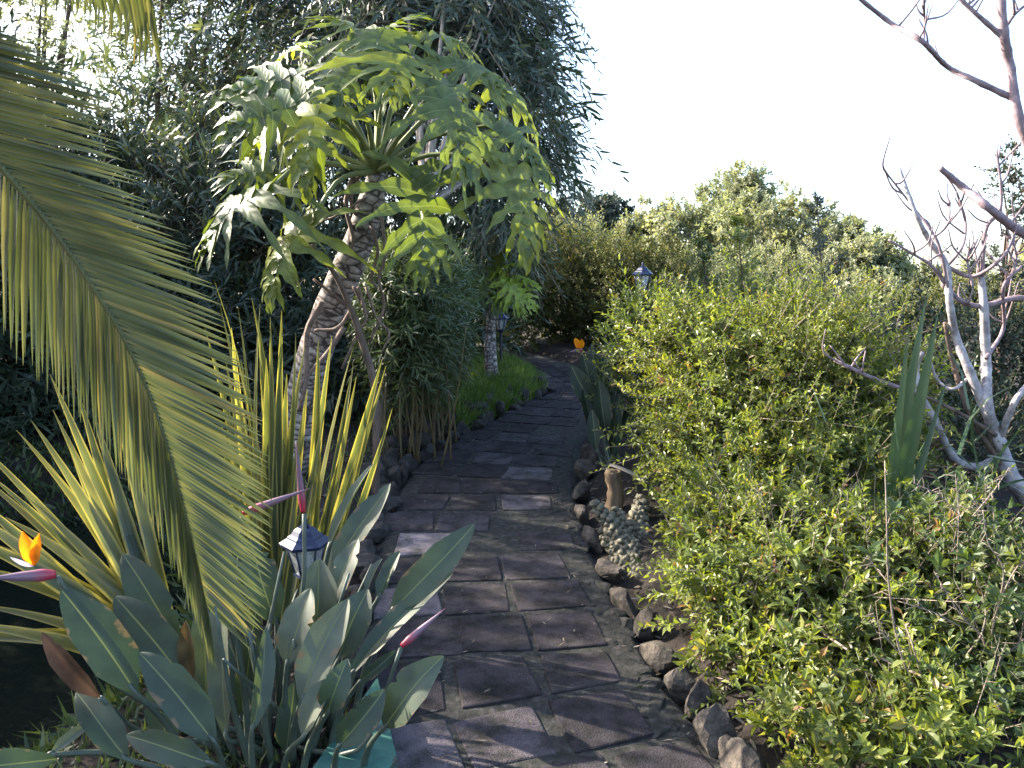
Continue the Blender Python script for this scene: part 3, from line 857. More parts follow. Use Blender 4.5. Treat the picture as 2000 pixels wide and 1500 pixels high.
# ---- foreground strelitzia
sbase = np.array([-.80, 2.42, 0.0]); sbase[2] = float(height(np.array(sbase[0]), np.array(sbase[1])))
strel = thing('bird_of_paradise_plant', 'large bird of paradise clump with grey-green paddle leaves and pink buds by the path edge', 'strelitzia', sbase)
SL = [  # base px, tip px, depth base, depth tip, width, tone, fold, arch, mat, facing x
 (266, 1354, 128, 1148, 2.15, 2.2, 92, .12, .15, .04, 'strel', .4), (356, 1324, 232, 1160, 2.25, 2.35, 84, .1, .15, .04, 'strel', .3), (420, 1452, 276, 1272, 2.02, 2.1, 82, .05, .2, .05, 'strel', .3),
 (348, 1252, 236, 1084, 2.45, 2.55, 72, .15, .15, .05, 'strel', .3), (416, 1492, 248, 1432, 1.95, 2.0, 62, .12, .2, .06, 'strel', .1), (250, 1484, 144, 1356, 2.05, 2.15, 66, .2, .5, .05, 'strel', .5),
 (444, 1444, 438, 1124, 2.2, 2.4, 56, .62, .4, .05, 'strel', -.4), (400, 1452, 398, 1160, 2.25, 2.45, 56, .6, .3, .05, 'strel', .4), (376, 1344, 360, 1212, 2.25, 2.3, 34, .5, .6, .02, 'strel_dead', 0),
 (540, 1220, 482, 1052, 2.55, 2.65, 72, .12, .2, .05, 'strel', .4), (560, 1300, 608, 1150, 2.3, 2.4, 74, .8, .25, .06, 'strel', -.3), (588, 1372, 676, 1168, 2.18, 2.3, 78, .85, .3, .06, 'strel', -.2),
 (618, 1250, 628, 1092, 2.45, 2.55, 80, .65, .35, .05, 'strel', 0), (644, 1185, 697, 1052, 2.5, 2.62, 54, .75, .3, .05, 'strel', -.4), (640, 1130, 757, 942, 2.62, 2.8, 54, .5, .2, .05, 'strel', -.3),
 (640, 1076, 731, 906, 2.7, 2.85, 28, .65, .8, .04, 'strel', -1.2), (760, 1200, 925, 1022, 2.42, 2.5, 66, .4, .15, .06, 'strel', -.1), (680, 1322, 886, 1120, 2.3, 2.5, 46, .35, .5, .05, 'strel', -.6),
 (662, 1286, 712, 1150, 2.38, 2.45, 80, .45, .3, .10, 'strel', 0), (738, 1170, 784, 1078, 2.5, 2.58, 32, .5, .6, .05, 'strel', -.5), (716, 1160, 747, 1092, 2.5, 2.55, 22, .75, .9, .05, 'strel', -1),
 (752, 1420, 866, 1288, 2.12, 2.12, 80, .55, .3, .12, 'strel', -.3), (660, 1460, 748, 1344, 2.05, 2.1, 66, .2, .5, .08, 'strel', .2), (640, 1392, 676, 1288, 2.12, 2.15, 60, .3, .5, .14, 'strel', .2),
 (592, 1440, 648, 1320, 2.1, 2.15, 54, .8, .4, .06, 'strel', -.6), (492, 1428, 526, 1224, 2.15, 2.3, 42, .55, .6, .05, 'strel', .8), (700, 1335, 774, 1268, 2.3, 2.35, 26, .3, .7, .05, 'strel', 0),
 (-150, 1500, 110, 1492, 1.75, 1.85, 70, .25, .15, .05, 'strel', 0), (98, 1474, 174, 1412, 2.2, 2.3, 24, .9, .5, .05, 'strel', 0), (470, 1400, 505, 1180, 2.5, 2.65, 50, .3, .4, .05, 'strel', .7),
 (330, 1480, 300, 1330, 2.3, 2.4, 56, .25, .4, .05, 'strel', .6), (560, 1470, 570, 1330, 2.3, 2.35, 60, .2, .4, .05, 'strel', .3), (500, 1380, 440, 1250, 2.6, 2.7, 62, .2, .3, .05, 'strel', .3), (610, 1400, 700, 1290, 2.5, 2.6, 60, .15, .3, .05, 'strel', -.2)]
for bx, by, tx, ty, d0, d1, w, tone, fold, arch, m, fx in SL:
    B, T = P(bx, by, d0), P(tx, ty, d1)
    lf = paddle(strel, B, T, w * (d0 + d1) / 2 / F, np.array([fx, -1, .45]), M[m], fold, arch, curl=.12 if arch > .09 else 0, r=tone)
    s0 = sbase + np.array([np.clip((B[0] - sbase[0]) * .62, -.34, .26) + rng.normal(0, .03), np.clip((B[1] - sbase[1]) * .6, -.25, .2) + rng.normal(0, .03), -.02])
    mid = s0 * .45 + B * .55 + np.array([(s0[0] - B[0]) * .12, 0, .02])
    tube_part('leaf_stalk', [s0, mid, B, B * .9 + T * .1], [.013, .010, .007, .005], M['strel_stalk'], lf, 6, 10)
for k in range(16):                       # more upright stalks in the heart of the clump
    s0 = sbase + np.array([rng.normal(0, .09), rng.normal(0, .08), -.02])
    tip = s0 + np.array([rng.normal(0, .12), rng.normal(0, .08), .35 + .3 * rng.random()])
    tube_part('leaf_stalk', [s0, (s0 + tip) / 2 + rng.normal(0, .015, 3), tip], [.013, .010, .004], M['strel_stalk'], strel, 6, 8)
def bird(parent, J, TIP, r, stalk, petals=(), blue=None):
    fl = tube_part('flower_spathe', [J, J * .8 + TIP * .2, J * .5 + TIP * .5, TIP], [r * .6, r, r * .75, r * .08], M['spathe'], parent, 8, 14)
    me = fl.data                      # spathe runs red at the joint to purple at its tip
    L = np.linalg.norm(np.array(TIP) - np.array(J))
    uvl = me.uv_layers[0]
    buf = np.zeros(len(uvl.data) * 2, np.float32); uvl.data.foreach_get('uv', buf)
    buf = buf.reshape(-1, 2); buf[:, 1] = buf[:, 1] / L; uvl.data.foreach_set('uv', buf.ravel())
    tube_part('flower_stalk', stalk, [.010, .007, .007], M['strel_stalk'], fl, 6, 12)
    for a, b, w in petals:
        paddle(fl, a, b, w, np.array([.3, -1, .2]), M['orange'], .5, .04, name='petal', rows=8, cols=5)
    if blue is not None:
        paddle(fl, blue[0], blue[1], .012, np.array([.3, -1, .4]), M['bluepetal'], .6, .03, name='violet_petal', rows=6, cols=3)
bird(strel, P(108, 1122, 2.2), P(-30, 1130, 2.1), .020, [sbase, P(240, 1350, 2.3), P(150, 1190, 2.22), P(112, 1126, 2.2)],
     [(P(66, 1104, 2.17), P(41, 1038, 2.17), .034), (P(68, 1104, 2.16), P(77, 1042, 2.15), .028), (P(62, 1104, 2.18), P(58, 1058, 2.2), .022)], (P(66, 1106, 2.16), P(18, 1090, 2.1)))
bird(strel, P(474, 1002, 2.35), P(605, 954, 2.42), .014, [sbase, P(478, 1330, 2.35), P(465, 1180, 2.33), P(473, 1006, 2.35)])
bird(strel, P(592, 1000, 2.5), P(578, 862, 2.5), .013, [sbase, P(560, 1330, 2.45), P(592, 1150, 2.45), P(594, 1004, 2.5)])
bird(strel, P(784, 1262, 2.3), P(870, 1188, 2.35), .013, [sbase, P(690, 1470, 2.25), P(745, 1370, 2.28), P(783, 1266, 2.3)])
wd = paddle(strel, P(196, 1362, 2.1), P(76, 1240, 2.1), 40 * 2.1 / F, np.array([.3, -1, .4]), M['strel_dead'], .9, .05, r=.05, name='withered_spathe', label='withered brown flower bud with a curled pale tip')
tube_part('flower_stalk', [sbase, P(300, 1440, 2.25), P(196, 1362, 2.1)], [.010, .007], M['strel_stalk'], wd, 6, 8)

# ---- dark strelitzia across the path
rb = G(1185, 905, .08)
strel2 = thing('bird_of_paradise_plant', 'shaded dark bird of paradise clump with one orange flower beside the path bend', 'strelitzia', (rb[0] + .03, rb[1], float(height(np.array(rb[0] + .03), np.array(rb[1])))))
sb2 = np.array(strel2.location)
for bx, by, tx, ty, d0, w, tone in [(1160, 800, 1118, 712, 6.0, 38, .05), (1168, 790, 1135, 688, 6.1, 34, .0), (1178, 770, 1158, 672, 6.2, 32, .1), (1185, 780, 1180, 690, 6.1, 36, .3), (1195, 790, 1205, 700, 6.15, 36, .1),
                                (1160, 850, 1140, 760, 5.9, 30, .05), (1185, 850, 1165, 740, 5.8, 34, .0), (1200, 850, 1212, 760, 5.8, 34, .05), (1175, 830, 1190, 730, 5.85, 34, .25), (1210, 860, 1235, 790, 5.8, 32, .1), (1165, 880, 1155, 800, 5.7, 26, .1), (1195, 890, 1200, 800, 5.7, 30, .0)]:
    B, T = P(bx, by, d0), P(tx, ty, d0 + .1)
    lf = paddle(strel2, B, T, w * d0 / F, np.array([rng.normal(-.4, .5), -1, .4]), M['strel'], .35, .05, r=tone * .3)
    s0 = sb2 + np.array([rng.normal(0, .05), rng.normal(0, .05), -.02])
    tube_part('leaf_stalk', [s0, s0 * .45 + B * .55, B], [.016, .012, .008], M['strel_stalk'], lf, 5, 8)
bird(strel2, P(1136, 684, 6.2), P(1112, 688, 6.1), .022, [sb2, P(1160, 800, 6.1), P(1138, 690, 6.2)], [(P(1131, 682, 6.18), P(1122, 660, 6.18), .05), (P(1133, 682, 6.17), P(1136, 662, 6.15), .045)])

# ------------------------------------------------------------------ flax clumps
fb = np.array([-1.02, 3.25, 0.]); fb[2] = float(height(np.array(fb[0]), np.array(fb[1])))
flax = thing('flax_clump', 'upright clump of yellow-edged flax blades in front of the philodendron trunk', 'flax', fb)
tips = [(418, 546, 26), (430, 596, 24), (492, 582, 24), (508, 592, 18), (528, 620, 18), (550, 606, 20), (578, 648, 26), (596, 672, 18), (622, 662, 26), (648, 656, 18), (688, 684, 26), (690, 712, 18), (696, 736, 14), (746, 702, 24),
        (754, 714, 12), (766, 798, 20), (452, 640, 22), (470, 700, 24), (520, 700, 26), (560, 730, 26), (600, 760, 24), (640, 780, 26), (440, 700, 28), (400, 640, 22), (540, 820, 26), (585, 850, 24), (490, 850, 28), (660, 900, 24), (430, 820, 26), (700, 880, 18), (628, 860, 26), (505, 660, 22), (465, 600, 16)]
for i, (tx, ty, w) in enumerate(tips):
    d = 3.05 + .5 * rng.random()
    B = fb + np.array([(tx - 540) * .0007 + rng.normal(0, .035), rng.normal(0, .06), -.02])
    T = P(tx, ty, d)
    blade(flax, B, T, w * d / F * 1.05, M['flax'], bow=-.02 + .05 * rng.random() * (1 if tx > 500 else -1), N=np.array([rng.normal(-.3, .8), -1, .2]))
fb2 = np.array([-1.38, 2.95, 0.]); fb2[2] = float(height(np.array(fb2[0]), np.array(fb2[1])))
flax2 = thing('flax_clump', 'sprawling clump of yellow and olive flax blades leaning over the pond', 'flax', fb2)
for tx, ty, w, d in [(97, 730, 22, 3.1), (103, 800, 20, 3.0), (60, 820, 24, 2.9), (32, 840, 18, 3.0), (-60, 850, 20, 2.9), (78, 895, 26, 2.9), (-30, 920, 20, 2.8), (-80, 950, 30, 2.7), (-100, 975, 36, 2.6), (-120, 1030, 40, 2.6), (-120, 1100, 38, 2.6),
                  (-110, 1215, 28, 2.6), (-100, 1250, 44, 2.6), (-60, 1180, 24, 2.7), (150, 760, 22, 3.2), (180, 800, 24, 3.2), (40, 960, 24, 2.8), (130, 860, 24, 3.0), (10, 1010, 34, 2.75), (200, 900, 28, 3.1), (-90, 890, 14, 3.0), (210, 730, 20, 3.3), (-20, 1060, 30, 2.8)]:
    B = fb2 + np.array([rng.normal(0, .05), rng.normal(0, .05), -.02])
    B[2] += .0
    blade(flax2, B, P(tx, ty, d), w * d / F * 1.15, M['flax'], bow=.10 + .06 * rng.random(), N=np.array([.2, -.6, 1]), rows=12)
# dark sword-leaved plant by the bare tree
db = G(1735, 960, .05); db = np.array([P(1735, 960, 3.9)[0], 3.9, 0.]); db[2] = float(height(np.array(db[0]), np.array(db[1])))
sword = thing('sword_plant', 'dark green sword-leaved plant rising from the shrubs beside the bare tree', 'plant', db)
for tx, ty, w in [(1808, 585, 24), (1832, 612, 26), (1775, 640, 16), (1850, 740, 14)]:
    d = 3.9 + rng.normal(0, .06)
    blade(sword, db + np.array([rng.normal(0, .03), rng.normal(0, .03), -.02]), P(tx, ty, d), w * d / F * 1.15, M['sword'], bow=.03, N=np.array([-.4, -1, .1]))

# ------------------------------------------------------------------ palm
palm_base = np.array([-2.55, 1.55, 0.]); palm_base[2] = float(height(np.array(palm_base[0]), np.array(palm_base[1])))
pcrown = np.array([-2.45, 1.7, 2.75])
palm = thing('date_palm', 'arching olive green date palm fronds hanging in from the left', 'palm', palm_base)
tube_part('trunk', [palm_base - [0, 0, .05], palm_base + [.05, .05, 1.3], pcrown - [0, 0, .05]], [.2, .17, .14], M['phil_bark'], palm, 14, 20, .08)
def frond(pts, r0, spec, spacing, W, name='frond', single=True):
    """pts world rachis; spec(t, side) -> (world direction, length)"""
    p = spline(pts, 60)
    L = np.concatenate([[0], np.cumsum(np.linalg.norm(np.diff(p, axis=0), axis=1))])
    fr = tube_part(name, pts, [r0, r0 * .55, r0 * .15], M['rachis'], palm, 6, 40)
    nlf = int(L[-1] / spacing)
    joined = Geo()
    for k in range(nlf):
        for side in (-1, 1):
            t = (k + .5 + .3 * side * .5 + rng.normal(0, .04)) / nlf
            if not 0 < t < .995:
                continue
            q = np.array([np.interp(t * L[-1], L, p[:, c]) for c in range(3)])
            res = spec(t, side)
            if res is None:
                continue
            d, ln = res
            d = unit(d + rng.normal(0, .018, 3))
            ln *= .93 + .12 * rng.random()
            N = unit(np.array([rng.normal(-.1, .12), -1, .55]))
            sd = unit(np.cross(d, N)); nn = np.cross(sd, d)
            v, uv = [], []
            rows = 7
            for i in range(rows):
                s_ = i / (rows - 1)
                w = W / 2 * min(1, .35 + s_ * 3) * min(1, (1 - s_) * 1.9) ** .75 + .0004
                c = q + d * ln * s_ + np.array([0, 0, -1]) * .025 * ln * s_ ** 2 + nn * .03 * ln * s_
                for u in (-1, 0, 1):
                    v.append(c + sd * u * w + nn * abs(u) * w * .45)
                    uv.append((u, s_))
            if single:
                Geo().add(v, grid_faces(rows, 3), uv).build('leaflet', M['palm'], fr)
            else:
                joined.add(v, grid_faces(rows, 3), uv)
    if joined.n:
        joined.build('shade_leaflet_mass', M['palm'], fr, kind='stuff')
PXF = [(-190, 60, 1.9), (-100, 200, 1.95), (0, 325, 2.0), (80, 420, 2.05), (160, 530, 2.1), (235, 650, 2.15), (290, 770, 2.2), (325, 870, 2.22), (350, 960, 2.24), (375, 1060, 2.25), (402, 1185, 2.25)]
fpts = [pcrown] + [P(*q) for q in PXF]
def px_dir(deg, dy):                     # direction in the frond's plane: deg below horizontal, to the right
    return np.array([math.cos(R(deg)), dy, -math.sin(R(deg))])
def spec_main(t, side):
    ln = 1
    if t < .09:
        return None
    e = max(0, (t - .55) / .45)
    if side > 0:
        ang = 5 + 17 * t + 30 * e ** 1.5
        ln = .385 * min(1, .75 + t) * (1 - .45 * e ** 3)
        return px_dir(ang, .05), ln
    ang = 96 - 6 * t - 8 * e
    ln = .40 * min(1, .7 + t * .6) * (1 - .5 * e ** 3)
    return px_dir(ang, -.12), ln
frond(fpts, .010, spec_main, .0135, .0145)
f2 = [pcrown, P(-220, -60, 2.3), P(-150, 10, 2.35), P(-80, 90, 2.4), P(-30, 170, 2.4)]
frond(f2, .014, lambda t, s_: (px_dir(18 + 20 * t, .1), .20) if s_ > 0 else (px_dir(120, .1), .15), .024, .013)
f3 = [pcrown, P(-100, -260, 2.2), P(80, -210, 2.5), P(200, -130, 2.8), P(262, -70, 2.95), P(300, -10, 3.0)]
frond(f3, .014, lambda t, s_: (px_dir(62 + 24 * t, .1), .30) if s_ > 0 else (px_dir(100, .05), .30), .026, .019)

for az, reach, drop in [(92, 1.9, .9), (118, 1.6, .3), (140, 1.8, .7), (165, 1.7, .5), (200, 1.6, .6), (235, 1.6, .5)]:  # extra fronds, mostly out of view, added to shade path and foreground plants
    dv = np.array([math.cos(R(az)), math.sin(R(az)), 0])
    sdv = np.array([-dv[1], dv[0], 0])
    fp = [pcrown, pcrown + dv * reach * .35 + [0, 0, .30], pcrown + dv * reach * .7 + [0, 0, .22], pcrown + dv * reach + [0, 0, .22 - drop]]
    frond(fp, .014, lambda t, s_, dv=dv, sdv=sdv: (dv * .5 + sdv * s_ * .8 + np.array([0, 0, -.35]), .36 * (1 - .5 * t ** 3)) if t > .15 else None, .022, .024, single=False)

# ------------------------------------------------------------------ lanterns
def lantern(cx, cy, Yd, k, label, zbase=None):
    top = P(cx, cy, Yd)                  # middle of the roof eave
    gz = float(height(np.array(top[0]), np.array(top[1])))
    root = thing('garden_lantern', label, 'lantern', (top[0], top[1], gz), 'black garden lanterns on posts')
    C = np.array([top[0], top[1], 0.])
    z = top[2]
    def ring(r, zz, n=6, ph=.26):
        return [C + np.array([r * math.cos(ph + 2 * math.pi * i / n), r * math.sin(ph + 2 * math.pi * i / n), zz]) for i in range(n)]
    def lathe(name, prof, n, mat, par=root, smooth=False):
        v = [q for r, zz in prof for q in ring(r, zz, n)]
        f = grid_faces(len(prof), n, True) + [list(range(n))[::-1], [(len(prof) - 1) * n + i for i in range(n)]]
        return Geo().add(v, f).build(name, mat, par, smooth=smooth)
    rf = lathe('roof', [(.085 * k, z - .006 * k), (.104 * k, z - .004 * k), (.106 * k, z + .008 * k), (.075 * k, z + .026 * k), (.072 * k, z + .032 * k), (.058 * k, z + .04 * k), (.045 * k, z + .058 * k), (.03 * k, z + .068 * k)], 6, M['roof'])
    lathe('finial', [(.012 * k, z + .066 * k), (.018 * k, z + .076 * k), (.008 * k, z + .086 * k), (.013 * k, z + .095 * k), (.004 * k, z + .112 * k)], 8, M['whitepaint'] if False else M['roof'], rf, True)
    a, b = ring(.078 * k, z - .006 * k), ring(.048 * k, z - .125 * k)
    for i in range(6):
        j = (i + 1) % 6
        ins = lambda p, q, s_: p * (1 - s_) + q * s_
        quad = [ins(a[i], a[j], .05), ins(a[i], a[j], .95), ins(b[i], b[j], .95), ins(b[i], b[j], .05)]
        inn = [q + (C + [0, 0, q[2]] - q) * .04 for q in quad]
        Geo().add(quad + inn, [(0, 1, 2, 3), (7, 6, 5, 4), (0, 4, 5, 1), (1, 5, 6, 2), (2, 6, 7, 3), (3, 7, 4, 0)], [(0, 0), (1, 0), (1, 1), (0, 1)] * 2).build('glass_pane', M['glass'], root, smooth=False)
        tube_part('frame_bar', [a[i], b[i]], [.0045 * k, .0045 * k], M['roof'], root, 4)
    lathe('base_cup', [(.052 * k, z - .124 * k), (.055 * k, z - .135 * k), (.035 * k, z - .15 * k), (.02 * k, z - .175 * k)], 6, M['roof'])
    lathe('bulb', [(.012 * k, z - .12 * k), (.016 * k, z - .09 * k), (.02 * k, z - .06 * k), (.016 * k, z - .03 * k), (.006 * k, z - .015 * k)], 8, M['bulb'], root, True)
    lathe('post', [(.05 * k, gz - .03), (.05 * k, gz + .03), (.018, gz + .05), (.018, z - .172 * k)], 8, M['post'], root, True)
    return root
lantern(597, 1060, 2.85, .92, 'blue-black hexagonal garden lantern standing among the bird of paradise leaves')
lantern(978, 622, 9.6, 1.0, 'small black garden lantern on a post behind the small tree philodendron')
lantern(1255, 536, 6.2, .85, 'garden lantern poking out of the green shrubs in front of the far trees')

# ------------------------------------------------------------------ teal board
tz = .10
tq = [G(738, 1322, tz), G(776, 1482, tz), G(700, 1560, tz), G(610, 1500, tz)]
tv = [q for q in tq] + [q - np.array([0, 0, .05]) for q in tq]
tb = thing('painted_board', 'worn teal painted board lying under the bird of paradise leaves', 'board', (*np.mean(tq, 0)[:2], .0))
c_ = np.mean(tq, 0)
tin = [c_ + (q - c_) * .97 + np.array([0, 0, .004]) for q in tq]
Geo().add(tin + tv, [(3, 2, 1, 0), (0, 1, 5, 4), (1, 2, 6, 5), (2, 3, 7, 6), (3, 0, 4, 7), (4, 5, 9, 8), (5, 6, 10, 9), (6, 7, 11, 10), (7, 4, 8, 11), (8, 9, 10, 11)]).build('board', M['teal'], tb, smooth=False)
for q in tq[:2] + tq[2:]:
    qq = c_ + (q - c_) * .8
    Geo().add(*tube([[qq[0], qq[1], -.06], [qq[0], qq[1], tz - .05]], [.03, .03], 8)).build('leg', M['rock'], tb)

# ------------------------------------------------------------------ cactus and log
cb = G(1230, 1085, .08)
cact = thing('cactus', 'lumpy greyish monstrose cactus clump beside the stone edging', 'cactus', (cb[0], cb[1], float(height(np.array(cb[0]), np.array(cb[1])))))
cz = np.array(cact.location)
for tx, ty, d, r, bx in [(1163, 985, 4.35, .042, 0), (1185, 1010, 4.3, .045, .02), (1205, 1000, 4.4, .045, .0), (1225, 1030, 4.3, .05, .03), (1245, 1000, 4.5, .05, .05), (1200, 1045, 4.2, .045, .0), (1232, 1060, 4.15, .048, .05), (1262, 1035, 4.35, .05, .09), (1180, 1040, 4.25, .04, -.03), (1252, 975, 4.6, .045, .08)]:
    T = P(tx, ty, d)
    B = cz + np.array([bx + rng.normal(0, .03), rng.normal(0, .04) + (d - 4.3) * .5, -.03])
    ax = spline([B, B * .4 + T * .6 + np.array([(B[0] - T[0]) * .3, 0, -.02]), T], 12)
    g = Geo().add(*tube(ax, [r * .75, r * .8, r * .75, r * .3], 8))
    n = 64
    tt = (np.arange(n) + .5) / n
    t_ = unit(np.gradient(ax, axis=0))
    for i in range(n):
        k = tt[i] * 11
        c = np.array([np.interp(k, np.arange(12), ax[:, q]) for q in range(3)])
        td = t_[int(k)]
        a = unit(np.cross(td, [.3, .9, .1])); b_ = np.cross(td, a)
        an_ = i * 2.4
        rr = r * (.78 if tt[i] < .9 else .78 * (1 - (tt[i] - .9) * 7))
        c = c + (a * math.cos(an_) + b_ * math.sin(an_)) * rr + td * (.02 if tt[i] > .93 else 0)
        sc = r * (.32 + .2 * rng.random())
        g.add(c + IC1[0] * sc * (.65 + .7 * rng.random((len(IC1[0]), 1))), IC1[1])
    g.build('column', M['cactus'], cact, smooth=True)
lg = P(1200, 960, 4.75)
log = thing('tree_stump', 'short weathered brown stump behind the lumpy cactus', 'stump', (lg[0], lg[1], float(height(np.array(lg[0]), np.array(lg[1])))))
lz = np.array(log.location)
lt = P(1197, 918, 4.75)
Geo().add(*tube([lz - [0, 0, .03], lz * .5 + lt * .5 + [.012, 0, 0], lt - [0, 0, .02], lt], [.06, .05, .05, .03], 12, 14, .28)).build('stump_wood', M['log'], log)
drl = thing('dry_leaf', 'bleached dry leaf strip draped over the brown stump', 'leaf', P(1190, 907, 4.7))
blade(drl, P(1190, 908, 4.7), P(1268, 945, 4.65), .03, M['drygrass'], .05, (0, -.4, 1), .3, .95, 'leaf_strip')

# ------------------------------------------------------------------ right shrubs
bigb = [blob_px(1415, 770, 5.2, 140, 150, .5), blob_px(1520, 750, 5.1, 170, 150, .6), blob_px(1640, 800, 4.9, 150, 150, .55), blob_px(1365, 880, 4.9, 75, 100, .35), blob_px(1440, 890, 4.7, 140, 110, .5), blob_px(1590, 910, 4.5, 160, 110, .5), blob_px(1345, 690, 5.4, 70, 75, .3), blob_px(1570, 680, 5.2, 120, 70, .4)]
bush('shrub', 'big sunlit light green leafy shrub leaning over the path bend', 'shrub', (1.6, 5.0), bigb, 5600, .20, 13, OVAL, .047, .020, M['shrub'], M['twig'], up=.75, nst=14, r0=.016, shell=.5, clump=9, near=60, arch=.16, droop=.15, jit=.5)
frontb = [blob_px(1415, 1200, 3.25, 70, 130, .22), blob_px(1435, 1310, 2.85, 65, 120, .2), blob_px(1530, 1390, 2.55, 80, 110, .2), blob_px(1640, 1450, 2.3, 110, 110, .2), blob_px(1590, 1520, 2.25, 70, 80, .15), blob_px(1800, 1500, 2.2, 160, 110, .2), blob_px(1430, 1080, 3.5, 85, 90, .28), blob_px(1460, 1120, 3.3, 120, 130, .4), blob_px(1580, 1130, 3.2, 170, 150, .45), blob_px(1480, 1290, 3.0, 100, 150, .3), blob_px(1640, 1330, 2.85, 190, 190, .4), blob_px(1740, 1170, 3.1, 150, 130, .4), blob_px(1420, 1050, 3.6, 80, 80, .3), blob_px(1560, 1440, 2.65, 130, 120, .28), blob_px(1800, 1440, 2.5, 170, 130, .3)]
bush('shrub', 'low dense green shrub spilling over the stone edging onto the path', 'shrub', (1.25, 3.2), frontb, 6000, .16, 12, OVAL, .046, .0205, M['shrub'], M['twig'], up=.55, nst=20, r0=.012, shell=.4, clump=8, near=200, arch=.12, droop=.12, jit=.5)
sideb = [blob_px(1900, 1130, 2.9, 140, 110, .4), blob_px(1920, 1330, 2.6, 160, 150, .35), blob_px(1850, 1440, 2.4, 170, 110, .25), blob_px(2080, 1250, 2.7, 140, 200, .4), blob_px(2000, 1480, 2.3, 150, 110, .25)]
bush('shrub', 'sparse broad-leaved green shrub under the thorny twigs', 'shrub', (1.65, 2.6), sideb, 1200, .17, 10, OVAL, .050, .024, M['shrub2'], M['twig'], up=.5, nst=14, r0=.010, shell=.3, clump=5, near=110, jit=.5)
# pale dead twigs through the shrubs
for lab, bl, n in [('tangle of dry pale twigs poking out of the low green shrubs', frontb[5:] + sideb + sideb, 420)]:
    dt = thing('dry_twig_tangle', lab, 'twigs', (1.45, 2.7, float(height(np.array(1.45), np.array(2.7)))))
    o, out = sample_blobs(bl, n, .75)
    keep = o[:, 2] > .15
    o, out = o[keep], out[keep]
    g = Geo()
    for i in range(len(o)):
        dv = unit(out[i] + np.array([0, -.2, .9]) + rng.normal(0, .5, 3))
        ln_ = .10 + .22 * rng.random()
        pt = [o[i] - dv * .1, o[i] + dv * ln_ * .5 + rng.normal(0, .012, 3), o[i] + dv * ln_]
        g.add(*tube(pt, [.0022, .0016, .0007], 4, 5))
        for q in range(3):
            d2 = unit(dv + rng.normal(0, .7, 3))
            st = pt[1] + (pt[2] - pt[1]) * rng.random()
            g.add(*tube([st, st + d2 * (.03 + .06 * rng.random())], [.0012, .0005], 4))
    g.build('twig_mass', M['twig'], dt, kind='stuff')
# thorny bare shrub
thb = np.array([1.30, 2.42, 0.]); thb[2] = float(height(np.array(thb[0]), np.array(thb[1])))
thorn = thing('thorny_shrub', 'nearly leafless thorny shrub with pale grey twigs in front of the green shrubs', 'shrub', thb)
THP = [([(1824, 1424), (1760, 1280), (1736, 1140), (1732, 1020), (1728, 900)], 6), ([(1820, 1420), (1788, 1280), (1768, 1220)], 7), ([(1848, 1480), (1900, 1412), (1940, 1332), (1936, 1240), (1950, 1180)], 7),
       ([(1832, 1392), (1880, 1292), (1916, 1240), (1924, 1180), (1900, 1110)], 5), ([(1916, 1240), (1876, 1200), (1824, 1116)], 4), ([(1876, 1224), (1820, 1195), (1760, 1176)], 4), ([(1930, 1300), (1980, 1250), (2040, 1180)], 5),
       ([(1872, 1004), (1830, 965), (1784, 944)], 3), ([(1900, 1008), (1940, 960), (1972, 912)], 4), ([(1936, 1240), (1960, 1120), (1930, 1060), (1920, 1000)], 4), ([(1950, 1180), (1985, 1110), (2030, 1080)], 4),
       ([(1872, 1460), (1960, 1475), (2040, 1460)], 6), ([(1830, 1430), (1740, 1350), (1690, 1310), (1650, 1300)], 4), ([(1736, 1140), (1700, 1090), (1690, 1010)], 3), ([(1760, 1280), (1720, 1230), (1700, 1180)], 3), ([(1868, 1118), (1872, 1010), (1866, 925)], 3)]
for i, (pl, w) in enumerate(THP):
    d0 = 2.42 + rng.normal(0, .04)
    pts = [P(x, y, d0 + .05 * k * rng.normal(0, .6)) for k, (x, y) in enumerate(pl)]
    if i < 3:
        pts = [thb - [0, 0, .03]] + pts
    rr = w * .36 * d0 / F
    st = tube_part('stem', pts, [rr * 1.2, rr, rr * .5], M['twig'], thorn, 6, 22, .12)
    sp = spline(pts, 40)
    g = Geo()
    for k in range(4, 40, 2):
        dv = unit(rng.normal(0, 1, 3))
        ln_ = .018 + .03 * rng.random()
        g.add(*tube([sp[k], sp[k] + dv * ln_ * .5, sp[k] + dv * ln_], [.0016, .0011, .0003], 4))
    g.build('thorn_row', M['twig'], st, kind='stuff')
pos = np.array([P(x, y, 2.4 + rng.normal(0, .03)) for x, y in [(1768, 1222), (1950, 1185), (1700, 1100), (1900, 1112), (1735, 1022), (1985, 1215), (1690, 1290), (2000, 1100), (1830, 1130)]])
shoots(thorn, pos, rng.normal(0, .4, (len(pos), 3)) + [0, 0, 1], np.full(len(pos), .05), 7, OVAL, .06, .026, M['shrub2'], M['twig'], 60)
